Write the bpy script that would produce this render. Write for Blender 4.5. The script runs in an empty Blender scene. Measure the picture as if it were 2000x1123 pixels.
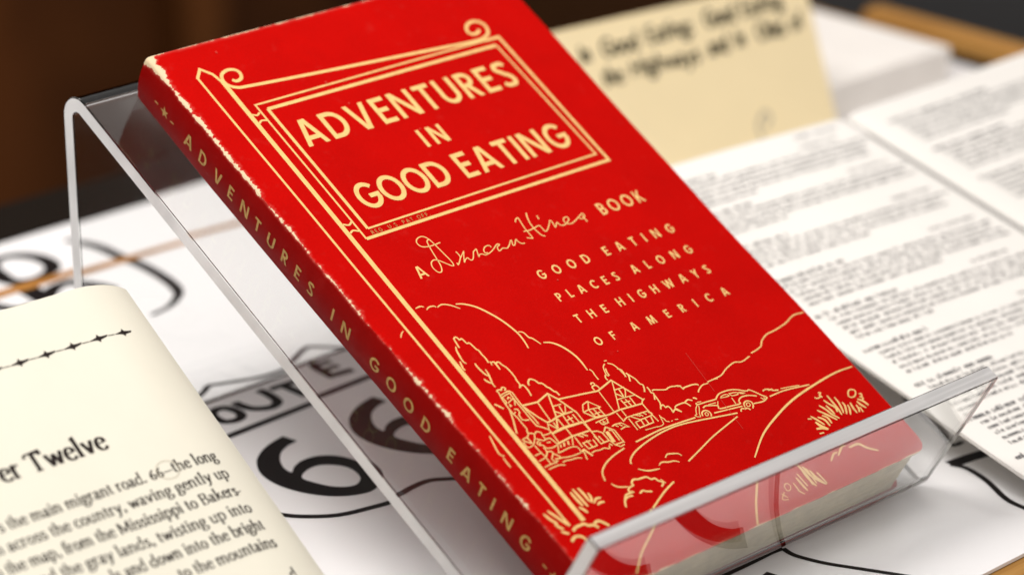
# A red paperback guide on a clear book easel, on a printed sheet in a display case
import bpy, bmesh, math, random
from mathutils import Vector, Matrix
R = math.radians
SC = bpy.context.scene
COL = SC.collection
random.seed(7)

# ------------------------------------------------------------------ camera
CAM_H, PITCH, LENS = 0.3585, 21.994, 106.22
cam_data = bpy.data.cameras.new('camera')
cam = bpy.data.objects.new('camera', cam_data)
COL.objects.link(cam)
cam.location = (0, 0, CAM_H)
cam.rotation_euler = (R(90 - PITCH), 0, 0)
cam_data.sensor_width = 36
cam_data.lens = LENS
cam_data.clip_start, cam_data.clip_end = 0.02, 60
cam_data.dof.use_dof = True
cam_data.dof.focus_distance = 0.785
cam_data.dof.aperture_fstop = 7.2
cam_data.dof.aperture_blades = 8
SC.camera = cam

# ------------------------------------------------------------------ world and lamps
world = bpy.data.worlds.new('World')
SC.world = world
world.use_nodes = True
bg = world.node_tree.nodes['Background']
bg.inputs[0].default_value = (1.0, 0.95, 0.92, 1)
bg.inputs[1].default_value = 0.66


def lamp(name, loc, target, size, power, color, spread=180, shape='DISK'):
    d = bpy.data.lights.new(name, 'AREA')
    d.shape, d.size, d.energy, d.color = shape, size, power, color
    d.spread = R(spread)
    o = bpy.data.objects.new(name, d)
    COL.objects.link(o)
    o.location = loc
    o.rotation_euler = (Vector(target) - Vector(loc)).to_track_quat('-Z', 'Y').to_euler()
    return o


# track lamp over the case, added front fill and cabinet fill (positions along U, H in the case's own axes)
AXU, AXH = Vector((0.72427, 0.68952, 0)), Vector((-0.68952, 0.72427, 0))


def at(u, h, z):
    return AXU * u + AXH * h + Vector((0, 0, z))


lamp('track_and_fill_lamp', at(0.21, 0.70, 0.95), at(0.42, 0.73, 0.0), 0.60, 2.45, (1.0, 0.965, 0.935), 80)
lamp('track_and_fill_lamp', at(0.85, 0.10, 1.20), at(0.76, 0.72, 0.02), 0.70, 0.42, (1.0, 0.965, 0.935), 80)  # added front fill, brightens the card, lip and page edges
lamp('cabinet_fill', at(1.3, 1.35, 1.5), at(0.9, 2.4, -0.3), 0.5, 12, (1.0, 0.55, 0.24), 70)  # added warm fill so the far cabinet shows, no known source

SC.view_settings.view_transform = 'Standard'
SC.view_settings.look = 'None'
SC.view_settings.exposure = 0.0
SC.view_settings.gamma = 1.0
SC.view_settings.use_curve_mapping = False
SC.render.engine = 'CYCLES'
SC.cycles.use_denoising = True
SC.cycles.caustics_refractive = True
SC.cycles.caustics_reflective = False
SC.cycles.blur_glossy = 0.6
SC.cycles.max_bounces = 16
SC.cycles.transmission_bounces = 14
SC.cycles.sample_clamp_indirect = 40.0

# ------------------------------------------------------------------ frames (metres)
AZ, TILT = R(43.59), R(29.958)
U = Vector((math.cos(AZ), math.sin(AZ), 0))          # across the display case, along the easel
H = Vector((-math.sin(AZ), math.cos(AZ), 0))         # towards the back of the case
Z = Vector((0, 0, 1))
V = H * math.cos(TILT) + Z * math.sin(TILT)          # up the leaning cover
N = U.cross(V)
B0 = Vector((0.019953, 0.645529, 0.0173369))         # lower left corner of the cover


def frame(o, ax, ay, az):
    m = Matrix.Identity(4)
    for i, a in enumerate((ax, ay, az)):
        m[0][i], m[1][i], m[2][i] = a
    m.translation = o
    return m


def tilted(origin, az_deg, tilt_deg):
    a, t = R(az_deg), R(tilt_deg)
    e1 = Vector((math.cos(a), math.sin(a), 0))
    hh = Vector((-math.sin(a), math.cos(a), 0))
    e2 = hh * math.cos(t) + Z * math.sin(t)
    return frame(Vector(origin), e1, e2, e1.cross(e2))


# ------------------------------------------------------------------ materials
def mat(name, base, rough=0.5, spec=0.4, mottle=0.0, mscale=60.0, bump=0.0, bscale=300.0, coord='Object'):
    m = bpy.data.materials.new(name)
    m.use_nodes = True
    nt = m.node_tree
    p = nt.nodes['Principled BSDF']
    p.inputs['Base Color'].default_value = (*base, 1)
    p.inputs['Roughness'].default_value = rough
    p.inputs['Specular IOR Level'].default_value = spec
    tc = nt.nodes.new('ShaderNodeTexCoord')
    if mottle:
        n = nt.nodes.new('ShaderNodeTexNoise')
        n.inputs['Scale'].default_value = mscale
        n.inputs['Detail'].default_value = 6
        nt.links.new(tc.outputs[coord], n.inputs['Vector'])
        r = nt.nodes.new('ShaderNodeMapRange')
        r.inputs['From Min'].default_value, r.inputs['From Max'].default_value = 0.3, 0.7
        r.inputs['To Min'].default_value, r.inputs['To Max'].default_value = 1 - mottle, 1 + mottle
        nt.links.new(n.outputs['Fac'], r.inputs['Value'])
        mx = nt.nodes.new('ShaderNodeVectorMath')
        mx.operation = 'SCALE'
        mx.inputs[0].default_value = base
        nt.links.new(r.outputs['Result'], mx.inputs['Scale'])
        nt.links.new(mx.outputs['Vector'], p.inputs['Base Color'])
    if bump:
        n2 = nt.nodes.new('ShaderNodeTexNoise')
        n2.inputs['Scale'].default_value = bscale
        n2.inputs['Detail'].default_value = 4
        nt.links.new(tc.outputs[coord], n2.inputs['Vector'])
        b = nt.nodes.new('ShaderNodeBump')
        b.inputs['Strength'].default_value = bump
        b.inputs['Distance'].default_value = 0.0004
        nt.links.new(n2.outputs['Fac'], b.inputs['Height'])
        nt.links.new(b.outputs['Normal'], p.inputs['Normal'])
    return m


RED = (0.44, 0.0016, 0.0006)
CREAM = (0.66, 0.53, 0.34)


def worn_red(name, red, bias, spread, rough=0.6, spec=0.02, edge=True):
    """red printed card whose fold is rubbed down to the cream board; UV = (mm from the fold, mm along it)"""
    m = mat(name, red, rough, spec)
    nt = m.node_tree
    L = nt.links.new
    p = nt.nodes['Principled BSDF']
    uv = nt.nodes.new('ShaderNodeUVMap')
    sep = nt.nodes.new('ShaderNodeSeparateXYZ')
    L(uv.outputs['UV'], sep.inputs[0])

    def noise(scale, detail, sx=1.0, w=0.0):
        c = nt.nodes.new('ShaderNodeCombineXYZ')
        ml = nt.nodes.new('ShaderNodeMath'); ml.operation = 'MULTIPLY'; ml.inputs[1].default_value = sx
        L(sep.outputs['X'], ml.inputs[0])
        L(ml.outputs[0], c.inputs[0]); L(sep.outputs['Y'], c.inputs[1]); c.inputs[2].default_value = w
        n = nt.nodes.new('ShaderNodeTexNoise')
        n.inputs['Scale'].default_value = scale
        n.inputs['Detail'].default_value = detail
        n.inputs['Roughness'].default_value = 0.62
        L(c.outputs[0], n.inputs['Vector'])
        return n.outputs['Fac']

    def math_(op, a, b):
        k = nt.nodes.new('ShaderNodeMath'); k.operation = op
        for i, x in enumerate((a, b)):
            if isinstance(x, (int, float)):
                k.inputs[i].default_value = x
            else:
                L(x, k.inputs[i])
        return k.outputs[0]
    # width of the rubbed band, wider and unbroken towards the head of the book
    head = nt.nodes.new('ShaderNodeMapRange')
    head.inputs['From Min'].default_value, head.inputs['From Max'].default_value = 95, 150
    head.inputs['To Min'].default_value, head.inputs['To Max'].default_value = -0.25, 0.34
    L(sep.outputs['Y'], head.inputs['Value'])
    tip = nt.nodes.new('ShaderNodeMapRange')
    tip.inputs['From Min'].default_value, tip.inputs['From Max'].default_value = 183, 194
    tip.inputs['To Min'].default_value, tip.inputs['To Max'].default_value = 0.0, 1.7
    L(sep.outputs['Y'], tip.inputs['Value'])
    a = math_('MULTIPLY', math_('SUBTRACT', noise(0.16, 3, 0.3, 3.0), 0.5), spread * 2.3)
    b = math_('MULTIPLY', math_('SUBTRACT', noise(0.9, 5, 0.8, 9.0), 0.5), spread * 1.6)
    w = math_('ADD', math_('ADD', math_('ADD', a, b), bias), math_('ADD', head.outputs[0], tip.outputs[0]))
    d = math_('ABSOLUTE', sep.outputs['X'], 0)
    f = math_('SUBTRACT', w, d)
    # head and fore edge: only a hair of bare board, in places
    e = math_('MINIMUM', math_('SUBTRACT', 194.62, sep.outputs['Y']), math_('SUBTRACT', 127.75, sep.outputs['X']))
    e = math_('MINIMUM', e, math_('SUBTRACT', math_('SUBTRACT', sep.outputs['Y'], 2.58), 0.0))
    w2 = math_('ADD', math_('MULTIPLY', math_('SUBTRACT', noise(0.16, 6, 1.0, 5.0), 0.5), 2.2), 0.12)
    f = math_('MAXIMUM', f, math_('SUBTRACT', w2, e)) if edge else f
    ramp = nt.nodes.new('ShaderNodeMapRange')
    ramp.inputs['From Min'].default_value, ramp.inputs['From Max'].default_value = -0.04, 0.10
    L(f, ramp.inputs['Value'])
    # scuffed (pinkish) zone round the bare board
    sc = nt.nodes.new('ShaderNodeMapRange')
    sc.inputs['From Min'].default_value, sc.inputs['From Max'].default_value = -1.2, 0.0
    L(f, sc.inputs['Value'])
    scn = math_('MULTIPLY', math_('POWER', sc.outputs[0], 2), noise(2.6, 5, 1.0, 1.0))
    fine = nt.nodes.new('ShaderNodeMapRange')
    fine.inputs['From Min'].default_value, fine.inputs['From Max'].default_value = 0.3, 0.7
    fine.inputs['To Min'].default_value, fine.inputs['To Max'].default_value = 0.86, 1.12
    L(math_('ADD', math_('MULTIPLY', noise(1.3, 8), 0.45), math_('MULTIPLY', noise(0.055, 6, 1.0, 4.0), 0.55)), fine.inputs['Value'])
    vm = nt.nodes.new('ShaderNodeVectorMath'); vm.operation = 'SCALE'
    vm.inputs[0].default_value = red
    L(fine.outputs[0], vm.inputs['Scale'])
    rub = nt.nodes.new('ShaderNodeMapRange')          # faint rubbed patches out on the faces
    rub.inputs['From Min'].default_value, rub.inputs['From Max'].default_value = 0.60, 0.80
    rub.inputs['To Max'].default_value = 0.07
    L(noise(0.22, 9, 1.0, 12.0), rub.inputs['Value'])
    scn = math_('ADD', scn, rub.outputs[0])
    m1 = nt.nodes.new('ShaderNodeMix'); m1.data_type = 'RGBA'
    L(scn, m1.inputs['Factor'])
    L(vm.outputs[0], m1.inputs[6]); m1.inputs[7].default_value = (0.55, 0.11, 0.085, 1)
    m2 = nt.nodes.new('ShaderNodeMix'); m2.data_type = 'RGBA'
    L(ramp.outputs[0], m2.inputs['Factor'])
    L(m1.outputs[2], m2.inputs[6]); m2.inputs[7].default_value = (*CREAM, 1)
    L(m2.outputs[2], p.inputs['Base Color'])
    bp = nt.nodes.new('ShaderNodeBump')
    bp.inputs['Strength'].default_value = 0.25
    bp.inputs['Distance'].default_value = 0.0002
    L(math_('ADD', noise(2.2, 6), math_('MULTIPLY', ramp.outputs[0], -0.8)), bp.inputs['Height'])
    L(bp.outputs['Normal'], p.inputs['Normal'])
    return m


M = {}
M['cover'] = worn_red('worn_red_card', RED, 0.36, 2.0)
M['spine'] = worn_red('worn_shaded_red_spine', (0.235, 0.0014, 0.0010), -0.02, 1.2, 0.5, 0.03, False)  # same print as the cover, its shade put into a darker red
M['gold'] = mat('pale_gold_ink', (0.73, 0.48, 0.18), 0.55, 0.10, 0.10, 500)
M['dull_gold'] = mat('rubbed_gold_ink', (0.46, 0.29, 0.09), 0.55, 0.15, 0.25, 900)
M['board'] = mat('bare_board_edge', CREAM, 0.8, 0.1, 0.12, 500)
M['scratch'] = mat('scuffed_red', (0.55, 0.045, 0.03), 0.6, 0.1)
M['book_paper'] = mat('aged_page_edges', (0.90, 0.82, 0.62), 0.85, 0.1, 0.10, 260)
M['sheet'] = mat('white_coated_sheet', (0.80, 0.79, 0.79), 0.38, 0.35, 0.012, 9)
M['ink'] = mat('black_ink', (0.008, 0.006, 0.006), 0.45, 0.15)
M['stripe'] = mat('ochre_ink', (0.36, 0.155, 0.03), 0.5, 0.3, 0.2, 90)
M['wood'] = None
M['novel_paper'] = mat('cream_book_paper', (0.69, 0.665, 0.56), 0.8, 0.1, 0.02, 40, 0.05, 900)
M['novel_edge'] = mat('novel_page_edges', (0.66, 0.60, 0.42), 0.85, 0.1, 0.1, 300)
M['novel_ink'] = mat('book_ink', (0.014, 0.008, 0.007), 0.7, 0.2)
M['booklet_paper'] = mat('off_white_booklet_paper', (0.80, 0.775, 0.73), 0.7, 0.2, 0.02, 30)
M['booklet_ink'] = mat('grey_booklet_ink', (0.075, 0.074, 0.080), 0.7, 0.2)
M['booklet_cover'] = mat('gutter_dark_booklet_cover', (0.05, 0.047, 0.03), 0.8, 0.1)  # near black: gutter shade put into the colour under the page gap
M['card'] = mat('buff_card', (0.90, 0.75, 0.46), 0.7, 0.2, 0.02, 30)
M['card_ink'] = mat('card_ink', (0.045, 0.04, 0.022), 0.8, 0.2)
M['card_mark'] = mat('card_mark_ink', (0.45, 0.40, 0.30), 0.7, 0.2)
M['white_stack'] = mat('white_stack_paper', (0.88, 0.84, 0.79), 0.8, 0.1, 0.03, 60)
M['black'] = mat('black_gasket', (0.011, 0.008, 0.006), 0.8, 0.03)
M['floor'] = mat('dark_floor', (0.010, 0.009, 0.009), 0.7, 0.2, 0.4, 4)


def wood(name, c1, c2, scale, stretch, axis=0):
    m = mat(name, c1, 0.6, 0.08)
    nt = m.node_tree
    L = nt.links.new
    tc = nt.nodes.new('ShaderNodeTexCoord')
    mp = nt.nodes.new('ShaderNodeMapping')
    s = [scale] * 3
    s[axis] = scale * stretch
    mp.inputs['Scale'].default_value = s
    L(tc.outputs['Object'], mp.inputs['Vector'])
    n = nt.nodes.new('ShaderNodeTexNoise')
    n.inputs['Scale'].default_value = 1.0
    n.inputs['Detail'].default_value = 7
    n.inputs['Distortion'].default_value = 0.6
    L(mp.outputs['Vector'], n.inputs['Vector'])
    r = nt.nodes.new('ShaderNodeValToRGB')
    r.color_ramp.elements[0].position, r.color_ramp.elements[1].position = 0.34, 0.68
    r.color_ramp.elements[0].color = (*c1, 1)
    r.color_ramp.elements[1].color = (*c2, 1)
    L(n.outputs['Fac'], r.inputs['Fac'])
    L(r.outputs['Color'], nt.nodes['Principled BSDF'].inputs['Base Color'])
    return m


M['wood'] = wood('oak_board', (0.30, 0.145, 0.035), (0.46, 0.25, 0.075), 260, 0.08)
M['rail'] = wood('oak_rail', (0.40, 0.19, 0.045), (0.60, 0.32, 0.09), 90, 0.1, 1)
M['cabinet'] = wood('dark_cabinet_wood', (0.014, 0.006, 0.003), (0.075, 0.030, 0.010), 4, 0.5, 2)
M['slat'] = wood('brown_cabinet_slats', (0.022, 0.009, 0.003), (0.12, 0.050, 0.016), 7, 0.4, 2)


def acrylic(name, rough=0.0, milk=0.0, d0=0.7, d1=0.9, streak=(60, 60, 60)):
    m = bpy.data.materials.new(name)
    m.use_nodes = True
    nt = m.node_tree
    p = nt.nodes['Principled BSDF']
    p.inputs['Base Color'].default_value = (0.985, 0.995, 0.99, 1)
    p.inputs['Transmission Weight'].default_value = 1.0
    p.inputs['IOR'].default_value = 1.49
    p.inputs['Roughness'].default_value = rough
    if milk:
        tl = nt.nodes.new('ShaderNodeBsdfTranslucent')
        tl.inputs['Color'].default_value = (0.93, 0.95, 0.93, 1)
        df = nt.nodes.new('ShaderNodeBsdfDiffuse')
        n = nt.nodes.new('ShaderNodeTexNoise')
        tc = nt.nodes.new('ShaderNodeTexCoord')
        n.inputs['Scale'].default_value = 1.0
        n.inputs['Detail'].default_value = 5
        mp = nt.nodes.new('ShaderNodeMapping')
        mp.inputs['Scale'].default_value = streak
        nt.links.new(tc.outputs['Object'], mp.inputs['Vector'])
        nt.links.new(mp.outputs['Vector'], n.inputs['Vector'])
        rp0 = (0.3, 0.7)
        rp = nt.nodes.new('ShaderNodeMapRange')
        rp.inputs['From Min'].default_value, rp.inputs['From Max'].default_value = rp0
        rp.inputs['To Min'].default_value, rp.inputs['To Max'].default_value = d0, d1
        nt.links.new(n.outputs['Fac'], rp.inputs['Value'])
        cc = nt.nodes.new('ShaderNodeCombineColor')
        for i in range(3):
            nt.links.new(rp.outputs[0], cc.inputs[i])
        nt.links.new(cc.outputs[0], df.inputs['Color'])
        a = nt.nodes.new('ShaderNodeMixShader')
        a.inputs[0].default_value = 0.88
        nt.links.new(tl.outputs[0], a.inputs[1])
        nt.links.new(df.outputs[0], a.inputs[2])
        b = nt.nodes.new('ShaderNodeMixShader')
        b.inputs[0].default_value = milk
        nt.links.new(p.outputs[0], b.inputs[1])
        nt.links.new(a.outputs[0], b.inputs[2])
        nt.links.new(b.outputs[0], nt.nodes['Material Output'].inputs['Surface'])
    return m


M['acrylic'] = acrylic('clear_acrylic')
M['acrylic_edge'] = acrylic('sawn_acrylic_edge', 0.28, 0.80, 0.66, 0.98, (900, 45, 45))  # sawn face; milky white also stands in for light piped to the edges
M['acrylic_top'] = acrylic('polished_acrylic_edge', 0.22, 0.62, 0.62, 0.92, (14, 700, 700))


# ------------------------------------------------------------------ object helpers
def thing(name, label, cat, matrix=None, group=None):
    o = bpy.data.objects.new(name, None)
    COL.objects.link(o)
    o.empty_display_size = 0.02
    if matrix is not None:
        o.matrix_world = matrix
    o['label'], o['category'] = label, cat
    if group:
        o['group'] = group
    return o


def mesh_obj(name, verts, faces, mats, parent=None, matrix=None, midx=None, uvs=None, smooth=None):
    me = bpy.data.meshes.new(name)
    me.from_pydata([tuple(v) for v in verts], [], faces)
    for m in (mats if isinstance(mats, (list, tuple)) else [mats]):
        me.materials.append(m)
    if midx:
        me.polygons.foreach_set('material_index', midx)
    if uvs is not None:
        ul = me.uv_layers.new(name='UVMap')
        for lp in me.loops:
            ul.data[lp.index].uv = uvs[lp.vertex_index]
    me.update()
    if smooth is not None:
        me.polygons.foreach_set('use_smooth', [True] * len(me.polygons))
        me.set_sharp_from_angle(angle=R(smooth))
    o = bpy.data.objects.new(name, me)
    COL.objects.link(o)
    if parent is not None:
        o.parent = parent
    elif matrix is not None:
        o.matrix_world = matrix
    return o


def tag(o, label, cat):
    o['label'], o['category'] = label, cat
    return o


def structure(o):
    o['kind'] = 'structure'
    return o


def box_data(x0, x1, y0, y1, z0, z1):
    v = [(x, y, z) for z in (z0, z1) for y in (y0, y1) for x in (x0, x1)]
    f = [(0, 2, 3, 1), (4, 5, 7, 6), (0, 1, 5, 4), (2, 6, 7, 3), (0, 4, 6, 2), (1, 3, 7, 5)]
    return v, f


def bevel_box(name, dims, m, parent=None, matrix=None, bev=0.0006):
    v, f = box_data(*dims)
    bm = bmesh.new()
    vs = [bm.verts.new(p) for p in v]
    for q in f:
        bm.faces.new([vs[i] for i in q])
    bmesh.ops.bevel(bm, geom=bm.edges[:], offset=bev, segments=2, affect='EDGES')
    me = bpy.data.meshes.new(name)
    bm.to_mesh(me)
    bm.free()
    me.materials.append(m)
    o = bpy.data.objects.new(name, me)
    COL.objects.link(o)
    if parent is not None:
        o.parent = parent
    elif matrix is not None:
        o.matrix_world = matrix
    return o


# ------------------------------------------------------------------ flat printing: ribbons and polygons
def smooth_line(pts, n=5, closed=False):
    if len(pts) < 3:
        return list(pts)
    out = []
    P = list(pts)
    m = len(P)
    rng = range(m if closed else m - 1)
    for i in rng:
        if closed:
            a, b, c, d = P[(i - 1) % m], P[i], P[(i + 1) % m], P[(i + 2) % m]
        else:
            b, c = P[i], P[i + 1]
            a = P[i - 1] if i else (2 * b[0] - c[0], 2 * b[1] - c[1])
            d = P[i + 2] if i + 2 < m else (2 * c[0] - b[0], 2 * c[1] - b[1])
        for k in range(n):
            t = k / n
            t2, t3 = t * t, t * t * t
            out.append(tuple(0.5 * (2 * b[j] + (c[j] - a[j]) * t + (2 * a[j] - 5 * b[j] + 4 * c[j] - d[j]) * t2
                                    + (3 * b[j] - a[j] - 3 * c[j] + d[j]) * t3) for j in (0, 1)))
    if not closed:
        out.append(tuple(P[-1]))
    return out


class Printer:
    """collects flat ribbons and polygons in mm and lays them on a surface"""

    def __init__(self):
        self.v, self.f, self.k = [], [], 0

    def poly(self, pts):
        b = len(self.v)
        self.v += [(p[0], p[1], self.k) for p in pts]
        self.f.append(tuple(range(b, b + len(pts))))
        self.k += 1

    def ribbon(self, pts, w, closed=False, taper=0):
        q = [pts[0]]
        for p in pts[1:]:
            if math.hypot(p[0] - q[-1][0], p[1] - q[-1][1]) > 1e-4:
                q.append(p)
        if closed and len(q) > 2 and math.hypot(q[0][0] - q[-1][0], q[0][1] - q[-1][1]) < 1e-4:
            q.pop()
        n = len(q)
        if n < 2:
            return
        b = len(self.v)
        tot = [0.0]
        for i in range(1, n):
            tot.append(tot[-1] + math.hypot(q[i][0] - q[i - 1][0], q[i][1] - q[i - 1][1]))
        for i in range(n):
            p = q[i]
            a = q[(i - 1) % n] if (closed or i) else None
            c = q[(i + 1) % n] if (closed or i < n - 1) else None
            d1 = None if a is None else Vector((p[0] - a[0], p[1] - a[1])).normalized()
            d2 = None if c is None else Vector((c[0] - p[0], c[1] - p[1])).normalized()
            d1 = d1 or d2
            d2 = d2 or d1
            s = d1 + d2
            if s.length < 0.25:
                s = d2.copy()
            s.normalize()
            nx, ny = -s.y, s.x
            cs = max(0.45, abs(nx * -d1.y + ny * d1.x))
            ww = w(p, d2) if callable(w) else w
            if taper and tot[-1] > 0:
                t = tot[i] / tot[-1]
                ww *= 0.42 + 0.70 * (math.sin(math.pi * min(1, max(0, 0.06 + 0.88 * t))) ** 0.6)
            hw = ww / 2 / cs
            self.v.append((p[0] + nx * hw, p[1] + ny * hw, self.k))
            self.v.append((p[0] - nx * hw, p[1] - ny * hw, self.k))
        for i in range(n if closed else n - 1):
            j = (i + 1) % n
            self.f.append((b + 2 * i, b + 2 * i + 1, b + 2 * j + 1, b + 2 * j))
        self.k += 1

    def build(self, name, m, parent, surf, lift=0.00006, step=0.0000012, cycle=40, scale=0.001):
        vs = []
        for x, y, k in self.v:
            vs.append(surf(x, y, lift + step * (k % cycle)))
        # face the print outwards
        o = mesh_obj(name, vs, self.f, m, parent)
        bm = bmesh.new()
        bm.from_mesh(o.data)
        big = [fc for fc in bm.faces if len(fc.verts) > 4]
        if big:
            bmesh.ops.triangulate(bm, faces=big)
        bm.to_mesh(o.data)
        bm.free()
        return o


def plane_surf(x, y, l):
    return (x * 0.001, y * 0.001, l)


# ------------------------------------------------------------------ geometric capitals (one stroke weight)
def cap_glyph(ch, s):
    """returns (width, [(kind, data)]) for cap height 1 and stroke s"""
    h = s / 2
    o = []

    def bar(x0, y0, x1, y1):
        o.append(('r', [(x0, y0), (x1, y1)], False))

    def diag(x0, y0, x1, y1):
        L = math.hypot(x1 - x0, y1 - y0)
        k = s * L / abs(y1 - y0) / 2
        o.append(('p', [(x0 - k, y0), (x0 + k, y0), (x1 + k, y1), (x1 - k, y1)]))

    def arc(cx, cy, rx, ry, a0, a1, n=18):
        o.append(('r', [(cx + rx * math.cos(R(a0 + (a1 - a0) * i / n)), cy + ry * math.sin(R(a0 + (a1 - a0) * i / n))) for i in range(n + 1)], False))

    def oval(cx, cy, rx, ry):
        o.append(('r', [(cx + rx * math.cos(math.tau * i / 30), cy + ry * math.sin(math.tau * i / 30)) for i in range(30)], True))

    def bowl(y0, y1, w, x=h):
        r_ = (y1 - y0) / 2
        xs = w - h - r_
        o.append(('r', [(x + h, y1), (max(xs, x + h + .01), y1)] + [(xs + r_ * math.cos(R(a)), (y0 + y1) / 2 + r_ * math.sin(R(a))) for a in range(75, -76, -15)]
                  + [(max(xs, x + h + .01), y0), (x + h, y0)], False))
    e = h * 1.15
    if ch == 'A':
        w = .80; k = s * .56
        diag(k, 0, w / 2 - k * .35, 1); diag(w - k, 0, w / 2 + k * .35, 1); bar(.20, .29, w - .20, .29)
    elif ch == 'D':
        w = .74; bar(h, 0, h, 1)
        o.append(('r', [(s, 1 - h), (.30, 1 - h)] + [(.30 + (w - h - .30) * math.cos(R(a)), .5 + (.5 - h) * math.sin(R(a))) for a in range(80, -81, -10)] + [(.30, h), (s, h)], False))
    elif ch == 'V':
        w = .76; k = s * .56; diag(w / 2 - k * .35, 0, k, 1); diag(w / 2 + k * .35, 0, w - k, 1)
    elif ch in 'EF':
        w = .52; bar(h, 0, h, 1); bar(s, 1 - h, w, 1 - h); bar(s, .52, w - .05, .52)
        if ch == 'E': bar(s, h, w, h)
    elif ch == 'N':
        w = .78; bar(h, 0, h, 1); bar(w - h, 0, w - h, 1); diag(w - s * .62, 0, s * .62, 1)
    elif ch == 'T':
        w = .58; bar(0, 1 - h, w, 1 - h); bar(w / 2, 0, w / 2, 1 - s)
    elif ch == 'U':
        w = .68; r_ = w / 2 - h
        o.append(('r', [(h, 1), (h, .5)] + [(w / 2 - r_ * math.cos(R(a)), .34 + h * .3 - (.34 - h * .7) * math.sin(R(a))) for a in range(0, 181, 12)] + [(w - h, .5), (w - h, 1)], False))
    elif ch in 'RPB':
        w = .56; bar(h, 0, h, 1)
        if ch == 'P': bowl(.40 + h, 1 - h, w)
        elif ch == 'R':
            w = .58; bowl(.42 + h, 1 - h, .55); diag(w - s * .55, 0, .28, .44)
        else: bowl(.50, 1 - h, .52); bowl(h, .50 + s * .02, w)
    elif ch == 'S':
        w = .56
        o.append(('r', smooth_line([(w - .06, .84), (w * .70, .965 - h * .4), (w / 2, 1 - h), (h + .06, .90), (h + .01, .74), (.15 + h, .60), (w / 2, .525), (w - h - .07, .42), (w - h, .26), (w - h - .06, .10), (w / 2 - .02, h), (.14, .05 + h * .5), (.045, .18)], 4), False))
    elif ch == 'I':
        w = s; bar(h, 0, h, 1)
    elif ch == 'O':
        w = .86; oval(w / 2, .5, w / 2 - h, .5 - h + .012)
    elif ch in 'CG':
        w = .80 if ch == 'G' else .72
        rx, ry = (.84 / 2 - h), .5 - h + .01
        o.append(('r', [(.42 + rx * math.cos(R(a)), .5 + ry * math.sin(R(a))) for a in range(42, (353 if ch == 'G' else 319), 8)], False))
        if ch == 'G':
            bar(.44, .47, w + .015, .47)
    elif ch == 'K':
        w = .62; bar(h, 0, h, 1); diag(w - s * .55, 0, .22, .58); diag(s * .9, .36, w - s * .75, 1)
    elif ch == 'L':
        w = .46; bar(h, 0, h, 1); bar(s, h, w, h)
    elif ch == 'H':
        w = .70; bar(h, 0, h, 1); bar(w - h, 0, w - h, 1); bar(s, .52, w - s, .52)
    elif ch == 'W':
        w = 1.12; k = s * .5; diag(.30, 0, k, 1); diag(.32, 0, w / 2, 1); diag(w - .32, 0, w / 2, 1); diag(w - .30, 0, w - k, 1)
    elif ch == 'M':
        w = .92; k = s * .5; diag(k, 0, .17, 1); diag(w / 2, 0, .19, 1); diag(w / 2, 0, w - .19, 1); diag(w - k, 0, w - .17, 1)
    elif ch == 'Y':
        w = .68; diag(w / 2, .42, s * .55, 1); diag(w / 2, .42, w - s * .55, 1); bar(w / 2, 0, w / 2, .46)
    elif ch == '.':
        w = s; bar(h, 0, h, s)
    else:
        w = .4
    return w, o


def caps(pr, text, x0, x1, y, hgt, s, fn=None):
    """set text between x0 and x1 on baseline y; letters keep their shape, the spaces between them stretch"""
    gl = [cap_glyph(c, s) for c in text]
    tot = sum(g[0] for g in gl) * hgt
    gap = (x1 - x0 - tot) / max(1, len(text) - 1)
    x = x0
    for w, items in gl:
        draw_glyph(pr, items, x, y, hgt, s, fn)
        x += w * hgt + gap


def draw_glyph(pr, items, x, y, hgt, s, fn=None):
    tr = fn or (lambda a, b: (a, b))
    for it in items:
        pts = [tr(x + p[0] * hgt, y + p[1] * hgt) for p in it[1]]
        if it[0] == 'p':
            pr.poly(pts)
        else:
            pr.ribbon(pts, s * hgt, it[2])


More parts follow.
